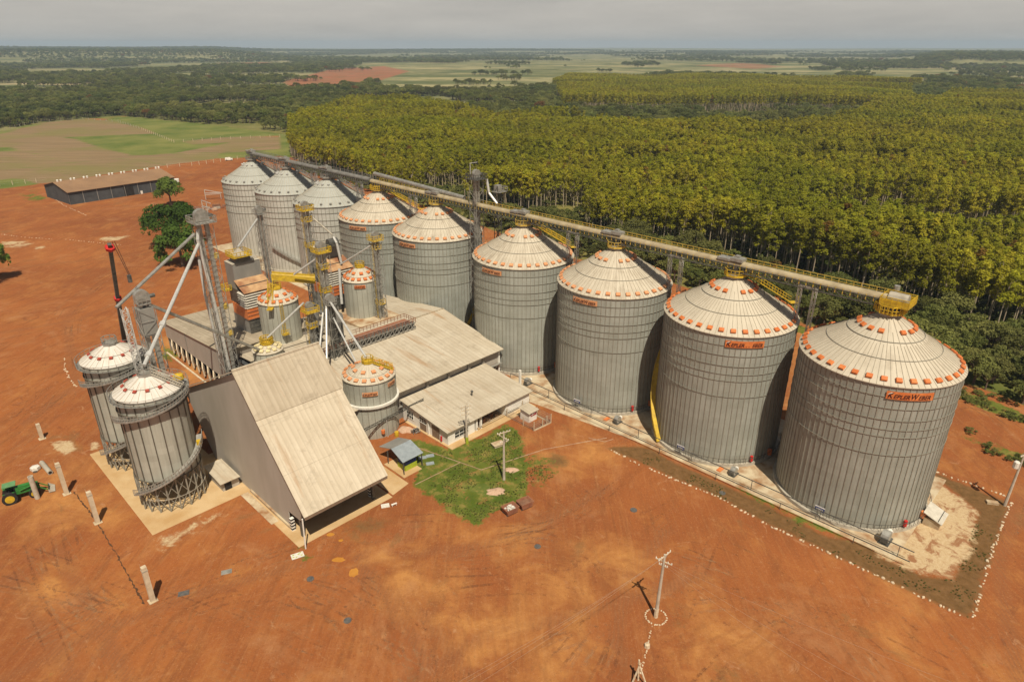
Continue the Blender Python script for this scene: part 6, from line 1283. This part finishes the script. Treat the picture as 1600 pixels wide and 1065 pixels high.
def tree(name, parts, loc, s, rz, lab, cat, grp, sz=1.0):
    r_ = bpy.data.objects.new(name, None); C.objects.link(r_); r_.location = loc; r_.rotation_euler = (0, 0, rz); r_.scale = (s, s, s*sz); tag(r_, lab, cat, grp); r_.empty_display_size = .3
    for nm, me in (('crown', parts[0]), ('trunk', parts[1])): o = bpy.data.objects.new(nm, me); C.objects.link(o); o.parent = r_
for (px, py, k, s, lab) in ((268, 322, 1, 1.2, 'small round mango tree standing alone in front of the hangar'), (276, 384, 0, 1.0, 'wide spreading mango tree behind the tallest tower'), (286, 416, 2, 1.15, 'rounder yellow-green mango tree in front of the spreading one'), (-12, 441, 1, 1.2, 'dark mango tree cut by the left edge of the picture')):
    tree('mango_tree', MG_[k], G(px, py), s*1.12, px*.7, lab, 'tree', None, 1.25)
def inpoly(poly, x, y):
    P = np.array(poly, float); ins = np.zeros(x.shape, bool)
    for i in range(len(P)):
        a, b_ = P[i], P[(i+1) % len(P)]; c_ = ((a[1] > y) != (b_[1] > y)); ins ^= c_ & (x < (b_[0]-a[0])*(y-a[1])/((b_[1]-a[1]) if abs(b_[1]-a[1]) > 1e-9 else 1e-9)+a[0])
    return ins
def proj(x, y, z):
    dy = y; dz = z-CAM_H; f = dy*FW.y+dz*FW.z; up = dy*UP.y+dz*UP.z; f = np.where(f < 1, 1, f); return 800+FPX*x/f, 532.5-FPX*up/f
def zone(spacing, dmin, dmax, az=.98, jit=.42, seed=1):
    """jittered grid of ground points ahead of the viewpoint, out to dmax metres"""
    g = np.random.default_rng(seed); k = int(dmax*1.45/spacing); gx, gy = np.meshgrid(np.arange(-k, k)*spacing, np.arange(int(dmin*.7/spacing), int(dmax/spacing))*spacing)
    x = gx.ravel()+g.uniform(-jit, jit, gx.size)*spacing; y = gy.ravel()+g.uniform(-jit, jit, gx.size)*spacing; d = np.hypot(x, y)
    m_ = (d > dmin) & (d < dmax) & (np.abs(x)/y < az); return x[m_], y[m_]
EDGE = [(452, 245), (476, 266), (540, 284), (640, 312), (700, 320), (780, 336), (880, 362), (960, 376), (1100, 408), (1200, 432), (1300, 456), (1400, 486), (1500, 515), (1640, 552), (2400, 780), (2600, 220), (1700, 158), (1480, 152), (1380, 170), (1330, 200), (1230, 212), (1180, 222), (1080, 214), (1000, 222), (940, 208), (860, 200), (780, 205), (700, 185), (640, 170), (560, 172), (500, 190), (455, 214)]
x, y = zone(3.6, 150, 1000, seed=11); px, py = proj(x, y, 0.0); ok = inpoly(EDGE, px, py)
gapn = vnoise(x, y, 26, 21); ok &= ~((gapn > .77)); 
clear = sdp(GXY([(690, 322), (650, 308), (640, 296), (700, 306), (722, 320), (720, 340)]), x, y) > 0; ok &= ~clear
x, y = x[ok], y[ok]; d = np.hypot(x, y)
hs = .70+.34*vnoise(x, y, 60, 22)+.22*vnoise(x, y, 17, 23)+.18*rng.random(len(x))
sc_px = hs/d; infr = (proj(x, y, 14.)[0] > -20) & (proj(x, y, 14.)[0] < 1620) & (proj(x, y, 16.)[1] > 0)
# trees hidden behind the silos do not count as seen; rank by apparent size
sil = np.zeros(len(x), bool)
rank = np.argsort(-(sc_px*infr)); first = rank[:300]; rest = rank[300:]
for i in first: tree('eucalyptus_tree', EU_[i % 7], (x[i], y[i], 0), float(hs[i]), float(rng.random()*6.28), 'tall slender eucalyptus with yellow-green crown at the near edge of the plantation', 'tree', 'eucalyptus trees at the near edge of the plantation')
# sources for the uncountable stands
def joined(name, parts):
    a, b_ = parts; mb = bpy.data.meshes.new(name)
    va = np.empty(len(a.vertices)*3); a.vertices.foreach_get('co', va); vb = np.empty(len(b_.vertices)*3); b_.vertices.foreach_get('co', vb)
    V = np.concatenate([va, vb]).reshape(-1, 3); F = [list(p.vertices) for p in a.polygons]+[[i+len(a.vertices) for i in p.vertices] for p in b_.polygons]
    mb.from_pydata([tuple(v) for v in V], [], F); t_ = np.empty(len(a.vertices)); a.attributes['tone'].data.foreach_get('value', t_)
    mb.attributes.new('tone', 'FLOAT', 'POINT').data.foreach_set('value', np.concatenate([t_, np.zeros(len(b_.vertices))]).astype(np.float32))
    mb.materials.append(a.materials[0]); mb.materials.append(b_.materials[0]); mb.polygons.foreach_set('material_index', [0]*len(a.polygons)+[1]*len(b_.polygons)); return bpy.data.objects.new(name, mb)
def source(name, plist):
    c_ = bpy.data.collections.new(name)
    for i, p in enumerate(plist): c_.objects.link(joined(f'{name}_source_{i}', p))
    return c_
def scatter(name, label, cat, x, y, z, s, col, nvar):
    me = bpy.data.meshes.new(name); n = len(x); me.vertices.add(n); me.vertices.foreach_set('co', np.stack([x, y, z], -1).ravel())
    g = np.random.default_rng(n)
    me.attributes.new('scl', 'FLOAT', 'POINT').data.foreach_set('value', np.asarray(s, np.float32)); me.attributes.new('turn', 'FLOAT', 'POINT').data.foreach_set('value', (g.random(n)*6.283).astype(np.float32))
    me.attributes.new('pick', 'INT', 'POINT').data.foreach_set('value', g.integers(0, nvar, n).astype(np.int32))
    o = bpy.data.objects.new(name, me); C.objects.link(o); tag(o, label, cat, kind='stuff')
    gt = bpy.data.node_groups.new(name, 'GeometryNodeTree'); gt.interface.new_socket('Geometry', in_out='INPUT', socket_type='NodeSocketGeometry'); gt.interface.new_socket('Geometry', in_out='OUTPUT', socket_type='NodeSocketGeometry')
    gi = gt.nodes.new('NodeGroupInput'); go = gt.nodes.new('NodeGroupOutput'); ip = gt.nodes.new('GeometryNodeInstanceOnPoints'); ci = gt.nodes.new('GeometryNodeCollectionInfo')
    ci.inputs['Collection'].default_value = col; ci.inputs['Separate Children'].default_value = True; ci.inputs['Reset Children'].default_value = True
    def na(nm, ty): q = gt.nodes.new('GeometryNodeInputNamedAttribute'); q.data_type = ty; q.inputs[0].default_value = nm; return [s_ for s_ in q.outputs if s_.enabled and s_.name == 'Attribute'][0]
    cx = gt.nodes.new('ShaderNodeCombineXYZ'); gt.links.new(na('turn', 'FLOAT'), cx.inputs[2]); L = gt.links
    L.new(gi.outputs[0], ip.inputs['Points']); L.new(ci.outputs[0], ip.inputs['Instance']); ip.inputs['Pick Instance'].default_value = True; L.new(na('pick', 'INT'), ip.inputs['Instance Index'])
    L.new(cx.outputs[0], ip.inputs['Rotation']); L.new(na('scl', 'FLOAT'), ip.inputs['Scale']); L.new(ip.outputs[0], go.inputs[0])
    md = o.modifiers.new('scatter', 'NODES'); md.node_group = gt; return o
cE = source('eucalyptus', EU_); 
scatter('eucalyptus_plantation', 'dense yellow-green eucalyptus plantation stretching behind the silos', 'plantation', x[rest], y[rest], np.zeros(len(rest)), hs[rest], cE, 7)
# farther plantation blocks (bare trunks showing on their near edge)
FARE = [[(880, 176), (1000, 178), (1210, 176), (1420, 186), (1420, 150), (1300, 143), (1000, 142), (870, 150)], [(860, 143), (1100, 146), (1300, 143), (1440, 140), (1400, 123), (1200, 121), (900, 125)], [(1440, 200), (1700, 195), (1700, 165), (1480, 160)]]
x2, y2 = zone(5.5, 560, 1500, seed=12); px, py = proj(x2, y2, 0.0); ok = np.zeros(len(x2), bool)
for P in FARE: ok |= inpoly(P, px, py)
x2, y2 = x2[ok], y2[ok]; scatter('far_plantation', 'farther plantation blocks with bare trunks along their near edge', 'plantation', x2, y2, terr(x2, y2), 1.0+.35*vnoise(x2, y2, 90, 31), cE, 7)
# broadleaf: belt right behind the silos (individual trees), woods beyond (stuff)
cB = source('woodland', BR_)
BELT = [(760, 350), (850, 380), (900, 398), (960, 420), (1060, 444), (1130, 465), (1250, 500), (1330, 528), (1400, 558), (1500, 597), (1600, 630), (1900, 740), (2300, 860), (2300, 780), (1640, 554), (1500, 517), (1400, 488), (1300, 458), (1200, 434), (1100, 410), (960, 378), (880, 364), (800, 345)]
xb, yb = zone(5.6, 120, 420, az=1.0, seed=13); px, py = proj(xb, yb, 0.0); ok = inpoly(BELT, px, py) & (px < 1760); xb, yb = xb[ok], yb[ok]
vb = xb*EV.x+yb*EV.y; ub = xb*EU.x+yb*EU.y
keep = vb > 129; xb, yb = xb[keep], yb[keep]; print('belt trees', len(xb), 'euc', len(x), 'far euc', len(x2))
for i in range(len(xb)):
    if i < 300: k = i % 5; tree('broadleaf_tree', BR_[k], (xb[i], yb[i], -.2), float(.5+.62*rng.random()), float(rng.random()*6.28), 'dark green bushy broadleaf tree in the belt between silos and plantation', 'tree', 'broadleaf trees behind the silos')
xs_, ys_ = zone(4.5, 100, 330, az=1.05, seed=14); px, py = proj(xs_, ys_, 0.0); vb = xs_*EV.x+ys_*EV.y
ok = inpoly([(640, 318), (720, 345), (850, 385), (960, 420), (1250, 500), (1520, 600), (1900, 760), (2300, 830), (1640, 592), (1200, 455), (900, 382), (700, 324)], px, py) & (vb > 128) & (rng.random(len(px)) < .6)
xs_, ys_ = xs_[ok], ys_[ok]; cS = source('scrub', BU_); scatter('scrub', 'low mixed green scrub filling the gaps under the tree belt', 'scrub', xs_, ys_, np.full(len(xs_), -.3), .6+.7*rng.random(len(xs_)), cS, 3)
xu, yu = zone(3.4, 150, 460, az=1.05, seed=24); px, py = proj(xu, yu, 0.0); dd = sdp(GXY(EDGE[:15]+[(2600, 220), (455, 214)]), xu, yu); ok = (dd > -6) & (dd < 26) & (rng.random(len(px)) < .8) & (xu*EV.x+yu*EV.y > 128)
xu, yu = xu[ok], yu[ok]; scatter('understory', 'green understory bushes among the first rows of eucalyptus trunks', 'undergrowth', xu, yu, np.full(len(xu), -.3), .5+.75*rng.random(len(xu)), cS, 3)
def weeds(name, lab, polys, sp, keepf, s0, s1, seed):
    xw, yw = zone(sp, 70, 200, az=1.1, seed=seed); px, py = proj(xw, yw, 0.0); ok = np.zeros(len(xw), bool)
    for P in polys: ok |= inpoly(P, px, py)
    ok &= vnoise(xw, yw, 2.6, seed+1)*.6+vnoise(xw, yw, 1.1, seed+2)*.4 > keepf; xw, yw = xw[ok], yw[ok]
    scatter(name, lab, 'grass', xw, yw, np.full(len(xw), -.05), s0+(s1-s0)*rng.random(len(xw)), cS, 3); print(name, len(xw))
weeds('lawn_tufts', 'tufts of green grass growing over the lawn before the office', [[(645, 752), (655, 735), (640, 700), (648, 690), (700, 706), (740, 695), (792, 668), (806, 675), (820, 700), (826, 745), (818, 772), (792, 788), (745, 818), (708, 798)], [(825, 705), (860, 725), (865, 745), (828, 765)]], .42, .5, .03, .065, 51)
weeds('border_weeds', 'dry low weeds in the dark soil strip before the silos', [[(950, 700), (1045, 743), (1120, 774), (1200, 819), (1300, 865), (1400, 912), (1512, 964), (1540, 877), (1565, 800), (1530, 800), (1490, 905), (1440, 900), (1375, 870), (1290, 838), (1200, 795), (1100, 750), (1010, 706)]], .5, .56, .025, .07, 61)
weeds('edge_weeds', 'rough green weeds on the red soil below the tree belt', [[(1500, 606), (1560, 622), (1640, 650), (1640, 680), (1560, 650), (1500, 626)], [(1500, 668), (1560, 680), (1640, 710), (1640, 745), (1540, 708)], [(1236, 505), (1262, 512), (1258, 522), (1234, 515)]], .8, .5, .08, .28, 71)
# woods of the middle distance
OPEN_ = [[(600, 142), (760, 148), (860, 138), (900, 118), (1100, 118), (1300, 122), (1330, 112), (1260, 96), (1100, 90), (800, 86), (600, 88), (560, 96)], [(440, 130), (520, 108), (600, 103), (640, 112), (560, 137), (470, 141)], [(200, 103), (420, 103), (560, 100), (420, 94), (240, 96)], EDGE]
x3, y3 = zone(8.0, 380, 1300, seed=15); px, py = proj(x3, y3, 0.0); ok = inpoly(WILD, px, py)
for P in OPEN_+FARE: ok &= ~inpoly(P, px, py)
ok &= (sdp(GXY(WILD[:16]+[(455, 100), (-2600, 100)]), x3, y3) > 8) | (py < 200)
dens = vnoise(x3, y3, 130, 41); ok &= (dens > .24) | (np.hypot(x3, y3) < 700); x3, y3 = x3[ok], y3[ok]
scatter('woodland', 'dense natural woodland rolling away beyond the fields and the plantation', 'wood', x3, y3, terr(x3, y3)-.3, .65+.75*rng.random(len(x3)), cB, 5)
x4, y4 = zone(13.5, 1300, 3600, az=.92, seed=16); px, py = proj(x4, y4, 0.0); op = inpoly(OPEN_[0], px, py) | inpoly(OPEN_[1], px, py) | inpoly(OPEN_[2], px, py); dens = vnoise(x4, y4, 260, 42)*.6+vnoise(x4, y4, 90, 43)*.4
ok = np.where(op, dens > .70, dens > .48); x4, y4 = x4[ok], y4[ok]; scatter('far_woodland', 'scattered woods and single trees dotting the far pasture', 'wood', x4, y4, terr(x4, y4)-1, .8+.8*rng.random(len(x4)), cB, 5)
x5, y5 = zone(30, 3600, 8500, az=.9, seed=17); dens = vnoise(x5, y5, 500, 44)*.6+vnoise(x5, y5, 200, 45)*.4; ok = dens > .55
hill = terr(x5, y5) > 14; ok |= hill; x5, y5 = x5[ok], y5[ok]; scatter('horizon_woodland', 'hazy dark woods covering the hills at the horizon', 'wood', x5, y5, terr(x5, y5)-2, 1.2+.9*rng.random(len(x5)), cB, 5)
print('woods', len(x3), len(x4), len(x5))
# ---------------- haze ----------------

mb = MB().bb(-15500, 15500, -1500, 17500, -16, 150); me = bpy.data.meshes.new('haze'); me.from_pydata(mb.v, [], mb.f)
hm = bpy.data.materials.new('haze_air'); hm.use_nodes = True; ht = hm.node_tree; ht.nodes.clear(); ho = N(ht, 'ShaderNodeOutputMaterial')
pv = N(ht, 'ShaderNodeVolumePrincipled', i={'Color': (.62, .80, 1.0, 1), 'Density': HAZE, 'Anisotropy': .0}); ht.links.new(pv.outputs[0], ho.inputs['Volume'])
me.materials.append(hm); o = bpy.data.objects.new('haze', me); C.objects.link(o); tag(o, 'thin pale haze over the whole landscape', kind='stuff'); o.display_type = 'WIRE'
